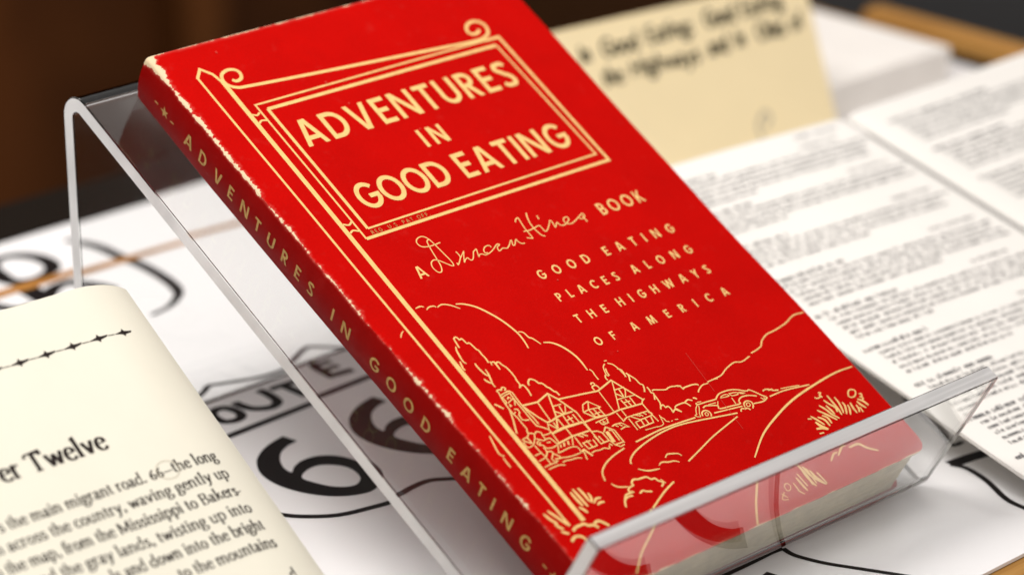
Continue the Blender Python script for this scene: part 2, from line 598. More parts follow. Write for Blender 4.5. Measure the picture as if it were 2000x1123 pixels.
# ------------------------------------------------------------------ book face: skeleton letters drawn with a broad pen
A_ = 'c'
LET = {
    'a': (.43, [('c', [(.08, .35), (.13, .42), (.21, .44), (.28, .38), (.285, .08), (.33, .01), (.41, .03)]), ('c', [(.285, .27), (.15, .23), (.065, .15), (.07, .05), (.14, 0), (.22, .03), (.285, .10)])]),
    'b': (.48, [('l', [(.02, .69), (.10, .70), (.10, .02)]), ('c', [(.10, .34), (.18, .42), (.29, .44), (.39, .35), (.42, .22), (.38, .08), (.28, 0), (.17, .01), (.10, .07)])]),
    'c': (.40, [('c', [(.36, .35), (.29, .43), (.20, .44), (.10, .36), (.065, .22), (.10, .08), (.20, 0), (.30, .02), (.37, .09)])]),
    'd': (.49, [('l', [(.31, .69), (.385, .70), (.385, .02), (.47, .03)]), ('c', [(.385, .36), (.31, .43), (.22, .44), (.11, .36), (.065, .22), (.10, .08), (.19, 0), (.30, .02), (.385, .10)])]),
    'e': (.41, [('l', [(.08, .255), (.36, .255)]), ('c', [(.36, .255), (.33, .38), (.22, .44), (.115, .37), (.065, .22), (.10, .08), (.20, 0), (.30, .02), (.37, .09)])]),
    'f': (.29, [('c', [(.34, .63), (.27, .70), (.18, .66), (.145, .54), (.145, .30), (.145, .01)]), ('l', [(.03, .43), (.27, .43)]), ('l', [(.05, .01), (.26, .01)])]),
    'g': (.45, [('c', [(.21, .44), (.11, .40), (.08, .30), (.13, .19), (.22, .17), (.32, .22), (.34, .32), (.29, .42), (.21, .44)]), ('c', [(.13, .18), (.08, .10), (.14, .03), (.30, .02), (.39, -.06), (.36, -.16), (.22, -.22), (.07, -.17), (.06, -.08), (.14, .02)]), ('l', [(.31, .40), (.43, .43)])]),
    'h': (.51, [('l', [(.02, .69), (.105, .70), (.105, .01)]), ('c', [(.105, .32), (.19, .42), (.28, .44), (.36, .38), (.375, .25), (.375, .01)]), ('l', [(.03, .01), (.19, .01)]), ('l', [(.30, .01), (.46, .01)])]),
    'i': (.25, [('l', [(.03, .42), (.125, .43), (.125, .01)]), ('l', [(.04, .01), (.22, .01)]), ('d', [(.12, .62)])]),
    'k': (.48, [('l', [(.02, .69), (.105, .70), (.105, .01)]), ('l', [(.11, .20), (.36, .43)]), ('l', [(.19, .27), (.42, .01)]), ('l', [(.03, .01), (.19, .01)])]),
    'l': (.25, [('l', [(.02, .69), (.12, .70), (.12, .01)]), ('l', [(.03, .01), (.22, .01)])]),
    'm': (.78, [('l', [(.02, .42), (.105, .43), (.105, .01)]), ('c', [(.105, .32), (.19, .42), (.27, .44), (.35, .38), (.37, .25), (.37, .01)]), ('c', [(.37, .32), (.46, .42), (.54, .44), (.62, .38), (.64, .25), (.64, .01)]), ('l', [(.03, .01), (.19, .01)]), ('l', [(.30, .01), (.45, .01)]), ('l', [(.57, .01), (.73, .01)])]),
    'n': (.51, [('l', [(.02, .42), (.105, .43), (.105, .01)]), ('c', [(.105, .32), (.19, .42), (.28, .44), (.36, .38), (.375, .25), (.375, .01)]), ('l', [(.03, .01), (.19, .01)]), ('l', [(.30, .01), (.46, .01)])]),
    'o': (.47, [('o', [(.235, .22, .165, .215)])]),
    'p': (.49, [('l', [(.02, .42), (.105, .43), (.105, -.22)]), ('c', [(.105, .34), (.18, .42), (.29, .44), (.39, .35), (.42, .22), (.38, .08), (.28, 0), (.17, .01), (.105, .07)]), ('l', [(.03, -.22), (.20, -.22)])]),
    'r': (.35, [('l', [(.02, .42), (.105, .43), (.105, .01)]), ('c', [(.105, .30), (.17, .41), (.25, .44), (.31, .41)]), ('l', [(.03, .01), (.21, .01)])]),
    's': (.36, [('c', [(.29, .35), (.25, .42), (.17, .44), (.09, .38), (.09, .31), (.18, .24), (.28, .17), (.29, .08), (.22, .01), (.13, 0), (.06, .08)])]),
    't': (.30, [('c', [(.13, .58), (.13, .40), (.13, .10), (.17, .02), (.27, .03)]), ('l', [(.03, .43), (.26, .43)])]),
    'u': (.50, [('c', [(.10, .43), (.10, .15), (.14, .03), (.22, 0), (.31, .04), (.375, .12)]), ('l', [(.31, .42), (.38, .43), (.38, .02), (.47, .02)]), ('l', [(.02, .42), (.11, .43)])]),
    'v': (.45, [('l', [(.07, .43), (.225, .01)]), ('l', [(.225, .01), (.37, .43)]), ('l', [(.01, .43), (.15, .43)]), ('l', [(.30, .43), (.43, .43)])]),
    'w': (.66, [('l', [(.07, .43), (.20, .01)]), ('l', [(.20, .01), (.33, .40)]), ('l', [(.33, .40), (.46, .01)]), ('l', [(.46, .01), (.59, .43)]), ('l', [(.01, .43), (.15, .43)]), ('l', [(.52, .43), (.65, .43)])]),
    'y': (.45, [('l', [(.07, .43), (.23, .02)]), ('c', [(.38, .43), (.23, .02), (.17, -.15), (.10, -.22), (.04, -.18)]), ('l', [(.01, .43), (.15, .43)]), ('l', [(.31, .43), (.44, .43)])]),
    'T': (.62, [('l', [(.04, .54), (.06, .66), (.56, .66), (.58, .54)]), ('l', [(.31, .66), (.31, .01)]), ('l', [(.20, .01), (.42, .01)])]),
    'B': (.58, [('l', [(.12, .66), (.12, .01)]), ('c', [(.12, .66), (.30, .66), (.43, .60), (.43, .44), (.30, .36), (.12, .355)]), ('c', [(.20, .355), (.36, .34), (.48, .26), (.46, .08), (.32, .01), (.12, .01)]), ('l', [(.03, .01), (.14, .01)]), ('l', [(.03, .66), (.14, .66)])]),
    'M': (.86, [('l', [(.13, .66), (.11, .01)]), ('l', [(.13, .66), (.42, .05)]), ('l', [(.42, .05), (.71, .66)]), ('l', [(.71, .66), (.74, .01)]), ('l', [(.03, .01), (.20, .01)]), ('l', [(.64, .01), (.84, .01)])]),
    'G': (.68, [('c', [(.57, .54), (.48, .65), (.35, .67), (.16, .58), (.08, .34), (.16, .10), (.36, 0), (.50, .03), (.58, .10)]), ('l', [(.38, .30), (.585, .30), (.585, .05)])]),
    'E': (.55, [('l', [(.12, .66), (.12, .01)]), ('l', [(.12, .65), (.48, .65)]), ('l', [(.12, .345), (.40, .345)]), ('l', [(.12, .015), (.50, .015)])]),
    'H': (.68, [('l', [(.12, .66), (.12, .01)]), ('l', [(.56, .66), (.56, .01)]), ('l', [(.12, .34), (.56, .34)])]),
    'C': (.64, [('c', [(.57, .54), (.48, .65), (.35, .67), (.16, .58), (.08, .34), (.16, .10), (.36, 0), (.50, .03), (.58, .12)])]),
    '6': (.46, [('c', [(.37, .56), (.24, .48), (.11, .30), (.09, .16), (.14, .04), (.23, 0), (.33, .04), (.37, .15), (.32, .26), (.22, .28), (.12, .21)])]),
    ',': (.22, [('c', [(.10, .04), (.13, .0), (.08, -.11)]), ('d', [(.105, .04)])]),
    '.': (.22, [('d', [(.10, .04)])]),
    ':': (.24, [('d', [(.11, .05)]), ('d', [(.11, .38)])]),
    '-': (.30, [('l', [(.04, .20), (.25, .20)])]),
    '_': (.62, [('l', [(.02, .20), (.60, .20)])]),
    ' ': (.24, []),
}


def typeset(pr, text, x0, x1, y, em, thick, thin, fn=None, serif=True, dx=None):
    adv = [LET[c][0] for c in text]
    k = (x1 - x0) / (sum(adv) * em) if x1 is not None else (dx or 1.0)
    tr = fn or (lambda a, b: (a, b))

    def pen(p, d):
        return em * (thin + (thick - thin) * abs(d.y) ** 1.2)
    x = x0
    for c, a in zip(text, adv):
        for kind, pts in LET[c][1]:
            if kind == 'd':
                r = em * max(.048, thick * .62)
                q = [(x + pts[0][0] * em * k + r * math.cos(t * math.pi / 4), y + pts[0][1] * em + r * math.sin(t * math.pi / 4)) for t in range(8)]
                pr.poly([tr(*p) for p in q])
                continue
            if kind == 'o':
                cx, cy, rx, ry = pts[0]
                q = [(cx + rx * math.cos(math.tau * i / 18), cy + ry * math.sin(math.tau * i / 18)) for i in range(18)]
                pr.ribbon([tr(x + p[0] * em * k, y + p[1] * em) for p in q], pen, True)
                continue
            if not serif and kind == 'l' and len(pts) == 2 and abs(pts[0][1] - pts[1][1]) < .003 and (pts[0][1] < .02 or (c in 'vwy' and pts[0][1] > .4)) and c not in 'E':
                continue
            q = smooth_line(pts, 4) if kind == 'c' else pts
            pr.ribbon([tr(x + p[0] * em * k, y + p[1] * em) for p in q], pen)
        x += a * em * k
    return x


# ------------------------------------------------------------------ traced artwork (millimetres on the cover and on the sheet)
ART = {
    'sign': [
        (0.74, 0, 0, [8.18,183.34,8.55,20.14]),
        (1.52, 0, 0, [14.3,180.98,13.2,19.93]),
        (0.91, 0, 0, [7.91,183.08,10.81,186.08,13.21,183.35,13.98,180.35]),
        (1.04, 1, 0, [17.4,179.84,18.37,179.02,20.36,179.62,21.13,181.56,20.25,182.94,18.08,183.41,15.64,182.43,14.66,180.35,15.12,178.39,17.14,176.87,21.12,176.32,42.11,174.53,67.08,172.63,86.42,171.15,98.34,170.31,102.62,170.78,104.91,172.02,105.96,174.44,105.13,176.5,102.95,177.32,100.34,176.55,98.83,174.67,99.22,173.15,101.08,172.81,102.94,173.8]),
        (0.61, 0, 0, [106.97,169.55,17.95,169.65,17.78,118.25]),
        (1.01, 0, 0, [101.65,169.55,106.97,169.55,107.2,118.15,17.78,118.25]),
        (1.12, 0, 0, [103.88,166.9,20.54,167.29]),
        (1.03, 0, 0, [20.54,167.29,20.44,121.16]),
        (0.64, 0, 0, [103.88,166.9,104.82,121.36,20.44,121.16]),
        (0.6, 1, 0, [14.91,166.87,16.15,166.25,17.43,166.91]),
        (0.58, 1, 0, [14.91,163.44,16.18,164.16,18.08,163.68]),
        (0.58, 1, 0, [14.71,124.71,16.16,123.99,17.5,124.68]),
        (0.58, 1, 0, [14.71,121.42,16.01,121.98,17.51,121.24]),
    ],
    'signature': [
        (0.36, 1, 0, [37.06,109.98,35.0,109.85,32.79,109.95,31.03,110.58,30.51,111.99,31.24,113.12,32.77,113.62,34.03,113.16,34.8,111.66,35.22,108.9,35.53,106.0,35.8,103.47,35.54,102.01,34.85,102.08,33.6,103.58,32.43,104.97,31.21,105.48,29.95,104.91,29.26,103.43,29.56,101.77,30.29,101.26,31.14,101.71,31.93,103.32,32.39,105.75,32.84,108.36,33.33,110.62,33.78,111.68,34.57,111.99]),
        (0.35, 1, 0, [39.27,105.76,39.37,104.33,38.96,103.37,37.01,101.71,36.96,102.35]),
        (0.29, 1, 0, [38.87,103.26,40.4,104.3,41.53,105.05,40.36,103.55,39.11,101.71]),
        (0.33, 1, 0, [39.11,101.71,40.2,102.5,41.06,102.74,41.27,102.11,41.63,101.66,42.55,102.06,44.11,103.94]),
        (0.32, 1, 0, [44.08,103.95,44.56,104.13,45.52,104.41,45.02,103.26,44.53,101.97,45.22,102.49,46.1,102.35,46.78,101.75,48.66,102.02,50.64,102.81]),
        (0.35, 1, 0, [50.16,103.44,49.93,104.19,48.63,104.24,47.42,103.44,47.1,102.44,47.93,102.14]),
        (0.34, 1, 0, [50.64,102.81,52.18,103.66,52.99,103.62,52.9,103.23,51.88,102.89,51.5,101.69,52.01,101.61,53.17,102.0,54.34,101.58,55.54,102.1,57.27,103.5,57.34,103.05,56.79,101.9,57.38,101.79,58.98,103.24,59.09,102.42,59.64,101.44,60.67,101.25]),
        (0.35, 1, 0, [63.08,108.48,63.9,109.26,64.82,109.47,64.74,108.43,64.25,105.56,64.18,102.19,63.69,102.01,62.49,102.62]),
        (0.39, 1, 0, [68.48,110.16,67.67,108.65,66.98,106.38,66.96,103.88,67.4,101.93,68.23,101.21]),
        (0.35, 1, 0, [63.12,104.82,65.15,104.59,67.0,104.76,68.95,105.03,69.24,104.14,69.38,102.66,70.51,102.97,72.55,104.58,73.45,105.45,73.7,104.71,73.35,102.85,74.44,103.73,75.06,104.05,75.27,103.07,76.1,102.6,77.5,102.82,79.24,103.83,79.29,104.72,78.25,104.73,77.4,103.94,77.5,102.82,78.98,102.3,81.02,102.84,83.43,103.8,84.58,104.2,84.94,103.63,84.25,102.79,83.14,102.64,82.64,103.17]),
        (0.42, 1, 0, [84.11,103.56,84.08,102.3,84.13,101.2]),
        (0.37, 1, 0, [70.87,108.24,70.53,106.92]),
    ],
    'scene': [
        (0.4, 1, 1, [15.4,93.4,17.02,93.55,18.02,93.02]),
        (0.39, 1, 1, [18.08,91.9,19.23,92.47,20.76,92.3,21.24,91.71]),
        (0.42, 1, 1, [21.53,91.6,23.32,91.94,25.37,90.92,27.36,88.92]),
        (0.46, 1, 1, [37.69,76.48,38.91,75.76,39.29,73.86,40.09,73.05,41.05,70.68]),
        (0.32, 1, 1, [5.09,86.66,6.16,87.73,7.21,88.31]),
        (0.6, 1, 1, [27.17,90.65,29.31,89.85,31.98,87.79,34.22,84.58,36.04,80.87,37.23,76.4,37.2,73.41,36.69,70.85]),
        (0.61, 1, 1, [42.07,70.89,44.17,69.99,45.99,68.04,47.38,64.99,47.87,62.05,47.62,58.56]),
        (0.4, 1, 0, [48.33,58.63,48.67,57.75,48.46,56.34,48.43,54.86]),
        (0.34, 1, 0, [54.28,59.32,55.2,59.22]),
        (0.35, 1, 0, [53.82,58.5,52.64,57.7,51.77,55.54,52.04,54.69]),
        (0.41, 1, 0, [54.74,58.39,55.93,57.43,56.46,55.72,56.67,53.64,56.58,52.67]),
        (0.48, 1, 0, [18.25,78.06,18.5,79.54,18.71,80.75,19.0,81.23,19.68,81.37,19.94,80.87,20.08,80.22,20.84,80.33,21.06,79.55,21.25,78.49,21.96,78.41,22.22,77.32,22.44,75.95,22.8,75.22,22.74,73.96,22.83,73.14,22.86,72.24,22.66,70.94]),
        (0.48, 1, 0, [24.31,69.91,25.04,70.22,25.55,70.02,25.8,69.04,26.16,68.31,26.37,67.63,26.51,66.4,26.52,65.02,26.47,64.26,26.17,63.2,26.17,62.03,25.53,60.91]),
        (0.5, 1, 1, [17.55,78.72,16.88,77.4,16.56,75.95,16.3,74.68,16.27,73.71,16.63,72.98]),
        (0.5, 1, 1, [15.38,74.25,14.98,73.04,14.69,71.98,14.84,71.23]),
        (0.54, 1, 1, [18.92,72.19,18.79,70.97,18.98,69.33,19.26,68.05,19.91,67.21]),
        (0.49, 1, 1, [20.34,69.49,20.2,68.27,19.91,67.21,19.5,66.01,19.09,64.8,19.08,63.64]),
        (0.56, 1, 1, [17.87,67.03,18.19,66.03,18.92,65.06]),
        (0.5, 1, 1, [23.33,71.17,23.06,69.9]),
        (0.52, 1, 1, [23.38,70.76,24.23,70.63,24.3,70.01,24.29,68.84,24.19,67.89]),
        (0.42, 1, 0, [25.62,61.31,25.33,60.84]),
        (0.49, 1, 0, [26.03,61.35,26.8,61.34,27.03,60.47,27.03,59.3,26.66,57.59]),
        (0.52, 1, 0, [28.41,60.61,28.67,61.39,29.83,62.21,30.65,61.79,31.13,61.21,31.45,60.2,32.18,59.91,32.54,59.18,32.78,58.31,33.26,57.72,33.69,56.38,34.15,56.0,34.29,54.77]),
        (0.54, 1, 0, [15.09,59.16,15.57,58.59,15.98,57.94,16.57,57.04]),
        (0.47, 1, 0, [18.52,61.97,18.8,62.54,19.7,62.47,19.95,62.08]),
        (0.43, 1, 0, [20.07,62.23,20.49,62.75,21.17,62.77,21.38,62.2,20.74,61.77]),
        (0.41, 0, 0, [18.77,62.16,18.55,61.08,18.26,60.03,17.97,57.83,17.9,56.12,17.94,54.57,18.25,53.1,18.2,51.2,18.26,49.45,17.48,48.04]),
        (0.43, 0, 0, [20.86,61.34,21.84,61.14,22.34,60.36,22.14,58.5,22.04,55.83,22.15,53.66,22.38,51.64,22.37,49.33]),
        (0.43, 0, 0, [21.5,60.5,21.35,58.23,21.39,55.51,21.38,53.19,21.37,50.89,21.46,48.93]),
        (0.35, 0, 0, [18.58,60.88,20.33,61.16,21.43,61.11]),
        (0.35, 0, 0, [18.38,60.18,20.13,60.46,21.77,60.59]),
        (0.38, 0, 0, [18.67,60.07,18.71,58.5,18.09,57.97]),
        (0.39, 0, 0, [19.6,59.12,20.23,59.64,20.7,59.07]),
        (0.38, 0, 0, [21.26,59.04,21.11,57.94,20.29,56.72]),
        (0.41, 0, 0, [18.95,57.63,19.17,56.97,18.62,56.99]),
        (0.4, 0, 0, [19.16,55.81,20.02,55.47,19.99,54.52,19.13,53.71,19.03,52.21,19.77,51.72,20.89,51.46]),
        (0.32, 0, 0, [18.99,54.92,17.94,54.57]),
        (0.32, 0, 0, [21.02,58.75,18.9,58.04]),
        (0.54, 0, 0, [22.1,55.9,26.93,55.25,31.44,56.48,32.9,54.05,35.0,48.25]),
        (0.52, 0, 0, [22.23,55.37,22.68,53.84,23.81,51.06,25.03,48.84,26.54,48.82,28.84,49.25,30.84,49.32,34.14,49.08]),
        (0.46, 0, 0, [23.64,45.37,26.19,45.88,28.88,45.86,34.48,45.35]),
        (0.48, 0, 0, [17.9,56.12,16.51,52.83,14.64,49.19]),
        (0.5, 0, 0, [32.77,53.91,38.48,53.02,44.02,52.11]),
        (0.49, 0, 0, [31.41,56.1,30.75,54.51,29.89,52.32,28.67,49.51,26.55,46.31]),
        (0.4, 0, 0, [26.89,54.97,26.54,52.49,26.26,48.93]),
        (0.36, 0, 0, [30.14,52.51,32.74,52.26]),
        (0.32, 0, 0, [33.46,51.49,32.25,49.83,31.19,49.28]),
        (0.4, 0, 0, [31.73,51.98,31.32,49.42]),
        (0.44, 0, 0, [29.49,50.93,31.05,49.34]),
        (0.35, 0, 0, [30.78,49.25,34.14,49.08]),
        (0.41, 0, 0, [30.66,49.11,30.32,45.95]),
        (0.42, 0, 0, [31.84,48.44,31.97,46.06]),
        (0.42, 0, 0, [33.52,48.35,33.54,45.63]),
        (0.33, 0, 0, [30.3,47.31,32.78,47.48]),
        (0.42, 0, 0, [28.48,48.82,28.5,46.1]),
        (0.41, 0, 0, [35.0,48.25,34.88,44.9,34.61,40.94]),
        (0.4, 0, 0, [26.43,46.16,26.61,48.21]),
        (0.44, 0, 0, [26.29,46.22,24.95,48.3]),
        (0.35, 0, 0, [25.03,48.84,24.01,46.95]),
        (0.43, 0, 0, [21.58,49.07,22.79,48.01,23.89,46.8]),
        (0.41, 0, 0, [23.89,46.8,23.93,45.25]),
        (0.53, 0, 0, [39.55,52.87,45.61,51.86,51.69,53.34,55.78,44.87,56.16,44.73,55.4,44.43]),
        (0.5, 0, 0, [35.07,44.99,38.64,44.92,43.28,44.33,47.02,44.51,54.75,43.7]),
        (0.45, 1, 0, [44.85,52.35,44.88,53.43,45.63,53.73,46.44,53.51,46.69,52.42]),
        (0.44, 1, 0, [45.15,54.21,45.53,54.65,46.15,54.57,46.32,53.95]),
        (0.45, 1, 0, [52.96,57.13,52.49,56.11,52.33,54.78]),
        (0.44, 1, 0, [51.4,55.44,50.77,54.59,50.79,53.69]),
        (0.49, 1, 0, [56.13,55.9,56.95,54.98,56.79,53.64,56.53,52.64]),
        (0.47, 1, 0, [57.5,53.76,57.61,52.72,56.69,50.98]),
        (0.49, 1, 0, [57.44,53.68,58.17,52.2,58.64,51.11,58.72,50.28,58.82,49.24,59.32,48.65,58.91,47.61,58.15,46.52]),
        (0.47, 1, 0, [59.93,47.61,59.96,46.61,59.76,45.69,60.25,45.1,59.12,43.36]),
        (0.45, 1, 0, [60.16,44.54,60.0,43.21,59.71,41.73,58.5,40.14]),
        (0.45, 1, 0, [59.21,40.94,60.14,41.07,60.31,40.11,61.17,40.16,61.42,39.07,61.23,38.06,62.35,38.51,63.32,37.53]),
        (0.43, 1, 0, [60.45,46.01,61.17,46.13,62.68,45.53,64.57,44.89,65.8,45.11,66.98,45.05,67.96,44.76,68.7,44.67,69.71,44.17]),
        (0.38, 1, 0, [65.49,39.44,63.29,39.32,62.56,38.62]),
        (0.36, 0, 0, [51.72,53.02,49.37,48.59,47.21,44.73]),
        (0.37, 0, 0, [50.48,50.33,53.46,50.06,53.2,49.07,51.73,47.27]),
        (0.42, 0, 0, [51.66,50.07,51.34,47.62]),
        (0.46, 0, 0, [49.74,49.24,51.21,47.48]),
        (0.36, 0, 0, [48.78,47.45,51.38,47.21,55.02,46.76]),
        (0.44, 0, 0, [49.76,46.96,49.95,44.43]),
        (0.44, 0, 0, [51.14,46.71,51.39,44.24]),
        (0.43, 0, 0, [52.85,46.83,52.7,44.12]),
        (0.36, 0, 0, [50.07,45.95,52.1,45.74]),
        (0.4, 0, 0, [55.4,44.43,54.75,43.7,54.76,40.74,55.11,37.25]),
        (0.35, 0, 0, [36.88,47.67,37.53,48.77,38.4,49.79,40.4,50.18,42.53,47.37,41.99,47.19]),
        (0.34, 0, 0, [40.42,49.97,38.94,48.01]),
        (0.35, 0, 0, [36.88,47.67,38.82,47.87,42.11,47.34]),
        (0.45, 0, 0, [36.88,47.67,38.75,45.27]),
        (0.43, 0, 0, [38.84,47.67,39.04,45.15]),
        (0.43, 0, 0, [40.27,47.49,40.4,44.9]),
        (0.43, 0, 0, [41.84,47.25,41.98,44.66]),
        (0.35, 0, 0, [39.43,46.06,41.55,46.0]),
        (0.37, 0, 0, [38.68,45.19,41.98,44.66]),
        (0.38, 0, 0, [45.94,41.22,47.38,41.72,54.72,41.15,55.14,39.8]),
        (0.35, 0, 0, [50.37,39.64,54.89,39.51]),
        (0.39, 0, 0, [48.61,39.47,48.52,37.55,53.51,37.5,54.05,39.25]),
        (0.42, 0, 0, [50.58,39.66,50.34,37.79]),
        (0.43, 0, 0, [52.03,39.47,51.94,37.54]),
        (0.34, 0, 0, [48.61,39.47,50.45,39.51]),
        (0.34, 0, 0, [37.73,43.63,42.06,43.84]),
        (0.4, 0, 0, [39.01,43.51,39.09,42.7,39.55,42.32,41.17,42.35,41.66,43.61]),
        (0.33, 0, 0, [40.28,43.39,39.78,42.81,40.62,42.86]),
        (0.37, 0, 0, [41.32,40.93,42.49,41.14,44.64,40.86,45.82,39.02,44.79,39.44,42.98,39.19]),
        (0.37, 0, 0, [38.58,40.96,39.43,41.49,40.61,40.34]),
        (0.34, 0, 0, [45.72,51.52,45.22,44.73]),
        (0.35, 0, 0, [47.55,44.2,47.48,42.07]),
        (0.35, 0, 0, [45.58,44.0,45.63,40.86]),
        (0.36, 0, 0, [48.69,41.39,50.43,39.71]),
        (0.36, 0, 0, [49.8,41.73,51.35,40.53]),
        (0.37, 0, 0, [51.24,41.55,52.09,40.23]),
        (0.38, 0, 0, [52.69,41.37,53.37,40.31]),
        (0.38, 0, 0, [54.31,40.92,54.65,40.39]),
        (0.35, 0, 0, [47.57,41.25,47.42,37.21]),
        (0.36, 0, 0, [42.39,40.79,43.02,40.15]),
        (0.37, 0, 0, [43.67,40.67,44.17,39.88]),
        (0.27, 1, 0, [56.68,38.79,56.49,37.88,56.16,36.83,55.82,35.99,54.55,35.71,52.81,36.02,50.94,36.19,49.49,36.38]),
        (0.32, 1, 0, [56.6,38.23,57.13,37.23,57.21,36.41,57.98,35.91]),
        (0.26, 1, 0, [58.56,35.87,59.14,35.84]),
        (0.28, 1, 0, [60.0,35.89,60.97,35.6]),
        (0.47, 1, 0, [68.52,44.5,69.2,44.33,69.54,43.79,69.6,43.17,70.24,43.42,71.87,43.38,73.06,43.32,74.43,42.98,74.92,42.49]),
        (0.4, 1, 0, [73.02,40.62,74.27,41.43,76.14,42.11,77.72,41.99,78.43,42.32,79.55,42.39,80.82,42.4,81.89,42.18]),
        (0.48, 1, 0, [63.58,39.46,64.82,39.47,66.22,39.41,66.82,39.17,67.34,38.37,67.55,37.69]),
        (0.45, 1, 0, [66.88,39.35,67.66,39.64,68.38,39.75,68.77,39.49,69.4,39.04]),
        (0.53, 1, 0, [70.15,39.65,70.74,39.38,70.93,38.9]),
        (0.55, 1, 0, [62.86,38.66,63.29,37.99,63.66,37.15]),
        (0.43, 1, 0, [80.32,30.61,81.07,31.31,81.99,31.05]),
        (0.48, 1, 0, [82.01,30.84,82.9,30.89,83.5,30.05]),
        (0.44, 1, 0, [69.95,37.93,69.61,37.67,69.93,37.34,73.05,37.1,76.11,36.79,76.89,37.18,78.32,37.83,80.1,37.93,82.44,37.71,84.38,37.05,86.84,35.58,87.9,35.57,88.9,34.57,90.19,32.74,91.12,31.67,90.85,31.27,89.07,30.86,85.86,31.32]),
        (0.43, 1, 0, [70.58,35.88,71.74,36.12,73.03,35.71,75.18,34.86,75.05,33.81,78.74,33.24,81.98,32.86,82.28,33.64,83.2,34.29,84.53,34.47,86.52,34.09,88.65,33.04]),
        (0.44, 1, 0, [68.52,33.72,69.08,34.69,70.33,35.03,71.24,34.43,71.33,33.4,70.81,32.71]),
        (0.44, 1, 0, [82.49,31.35,83.13,32.5,84.53,32.86,85.57,32.14,85.36,31.01,84.46,30.17]),
        (0.42, 1, 0, [72.45,33.25,76.19,32.76,82.06,31.92]),
        (0.29, 1, 0, [70.24,38.02,71.58,37.78]),
        (0.29, 1, 0, [69.71,37.33,68.47,36.53,67.49,35.33,67.24,34.83,66.59,34.79,66.71,34.25,67.78,33.82,68.13,34.67,69.38,36.16,69.82,36.98]),
        (0.26, 1, 0, [76.33,36.0,75.26,34.83]),
        (0.28, 1, 0, [72.77,36.11,75.46,35.85]),
        (0.29, 1, 0, [77.99,36.55,78.55,36.93,80.27,36.96,80.85,36.22,79.43,36.28,77.99,36.55]),
        (0.33, 1, 0, [81.4,36.81,83.69,36.31,83.68,35.61,81.63,35.92,81.4,36.81]),
        (0.33, 1, 0, [84.39,36.04,85.89,35.24,84.79,35.44,84.39,36.04]),
        (0.34, 1, 0, [81.08,35.43,80.75,33.25]),
        (0.37, 1, 0, [89.33,32.17,89.88,31.04]),
        (0.36, 1, 0, [90.26,31.9,90.32,31.27]),
        (0.3, 1, 0, [69.54,33.71,69.79,34.21,70.44,34.25,70.57,33.7,70.1,33.29,69.57,33.4,69.54,33.71]),
        (0.3, 1, 0, [83.42,31.79,83.91,32.2,84.59,32.13,84.65,31.5,84.08,31.12,83.47,31.26,83.42,31.79]),
        (0.32, 1, 0, [91.55,33.62,92.98,33.87,93.57,33.13,94.55,33.25,94.92,32.5]),
        (0.31, 1, 0, [95.22,32.58,96.43,32.21]),
        (0.4, 1, 0, [78.19,42.35,81.58,42.46,83.9,42.71,86.8,43.89,90.6,44.73,93.04,44.08,96.69,44.71]),
        (0.39, 1, 0, [97.94,45.4,100.33,45.65,102.71,46.21]),
        (0.4, 1, 0, [102.71,46.21,104.36,47.64,107.37,48.86,110.7,49.08,115.81,49.83,120.24,51.16,124.14,50.9]),
        (0.43, 1, 0, [92.18,31.4,98.24,31.32,106.64,30.05]),
        (0.3, 1, 0, [97.29,32.27,101.49,31.49,103.5,30.99]),
        (0.32, 1, 0, [91.75,33.87,93.63,33.6,94.57,32.65,96.22,32.11]),
        (0.6, 1, 1, [124.04,30.01,117.27,30.28,107.58,29.39,98.08,27.92,89.68,25.53,81.08,22.19,73.0,17.08]),
        (0.49, 1, 0, [44.18,34.28,53.16,34.79,60.55,34.52,66.1,34.13]),
        (0.48, 1, 0, [37.93,29.13,38.9,30.41,42.15,31.97,48.34,33.33,55.02,34.04,62.33,33.66,78.94,30.65]),
        (0.46, 1, 0, [27.28,27.57,28.37,29.96,30.91,31.77,34.72,33.07,39.67,33.94]),
        (0.45, 1, 0, [53.95,23.53,59.85,25.25,66.87,27.3,78.09,29.73]),
        (0.44, 1, 1, [38.6,27.09,40.92,25.51,44.49,24.76]),
        (0.43, 1, 1, [48.47,26.98,49.81,27.64,51.45,27.21,52.93,26.61,53.38,25.7]),
        (0.42, 1, 1, [45.09,25.72,46.54,26.23,48.44,25.54,50.17,25.22,51.39,24.34]),
        (0.46, 1, 1, [28.28,26.21,29.41,24.71,32.09,23.6]),
        (0.5, 1, 1, [42.34,22.06,42.86,20.41]),
        (0.44, 1, 1, [7.13,51.42,6.44,48.86,5.81,45.81,6.63,44.54]),
        (0.45, 1, 1, [5.99,44.33,5.89,42.5,5.89,41.09]),
        (0.58, 1, 0, [40.99,20.0,42.29,20.89,41.3,22.01,41.04,22.84,39.79,23.11,39.17,24.09,37.93,24.36,36.53,24.46,34.94,24.88,33.81,24.16,33.72,23.49,32.03,23.24,31.27,22.38,32.2,21.76,29.8,21.81,28.24,20.58]),
        (0.58, 1, 0, [33.69,20.67,35.01,21.06,35.94,20.44,37.38,19.84]),
        (0.59, 1, 0, [31.37,20.86,29.74,21.09,28.16,20.44,26.99,18.73]),
        (0.55, 1, 0, [45.36,19.93,40.48,18.39,33.72,15.47]),
        (0.35, 1, 0, [17.68,48.82,17.7,48.05,16.58,47.16,15.23,47.13]),
        (0.38, 1, 0, [17.7,48.05,19.0,47.33,18.34,46.07]),
        (0.41, 1, 0, [16.46,47.02,16.56,45.08]),
        (0.43, 1, 0, [14.83,47.11,15.21,46.19,16.5,45.01]),
        (0.35, 1, 0, [14.53,46.28,14.48,44.4,16.48,44.53,18.34,46.07]),
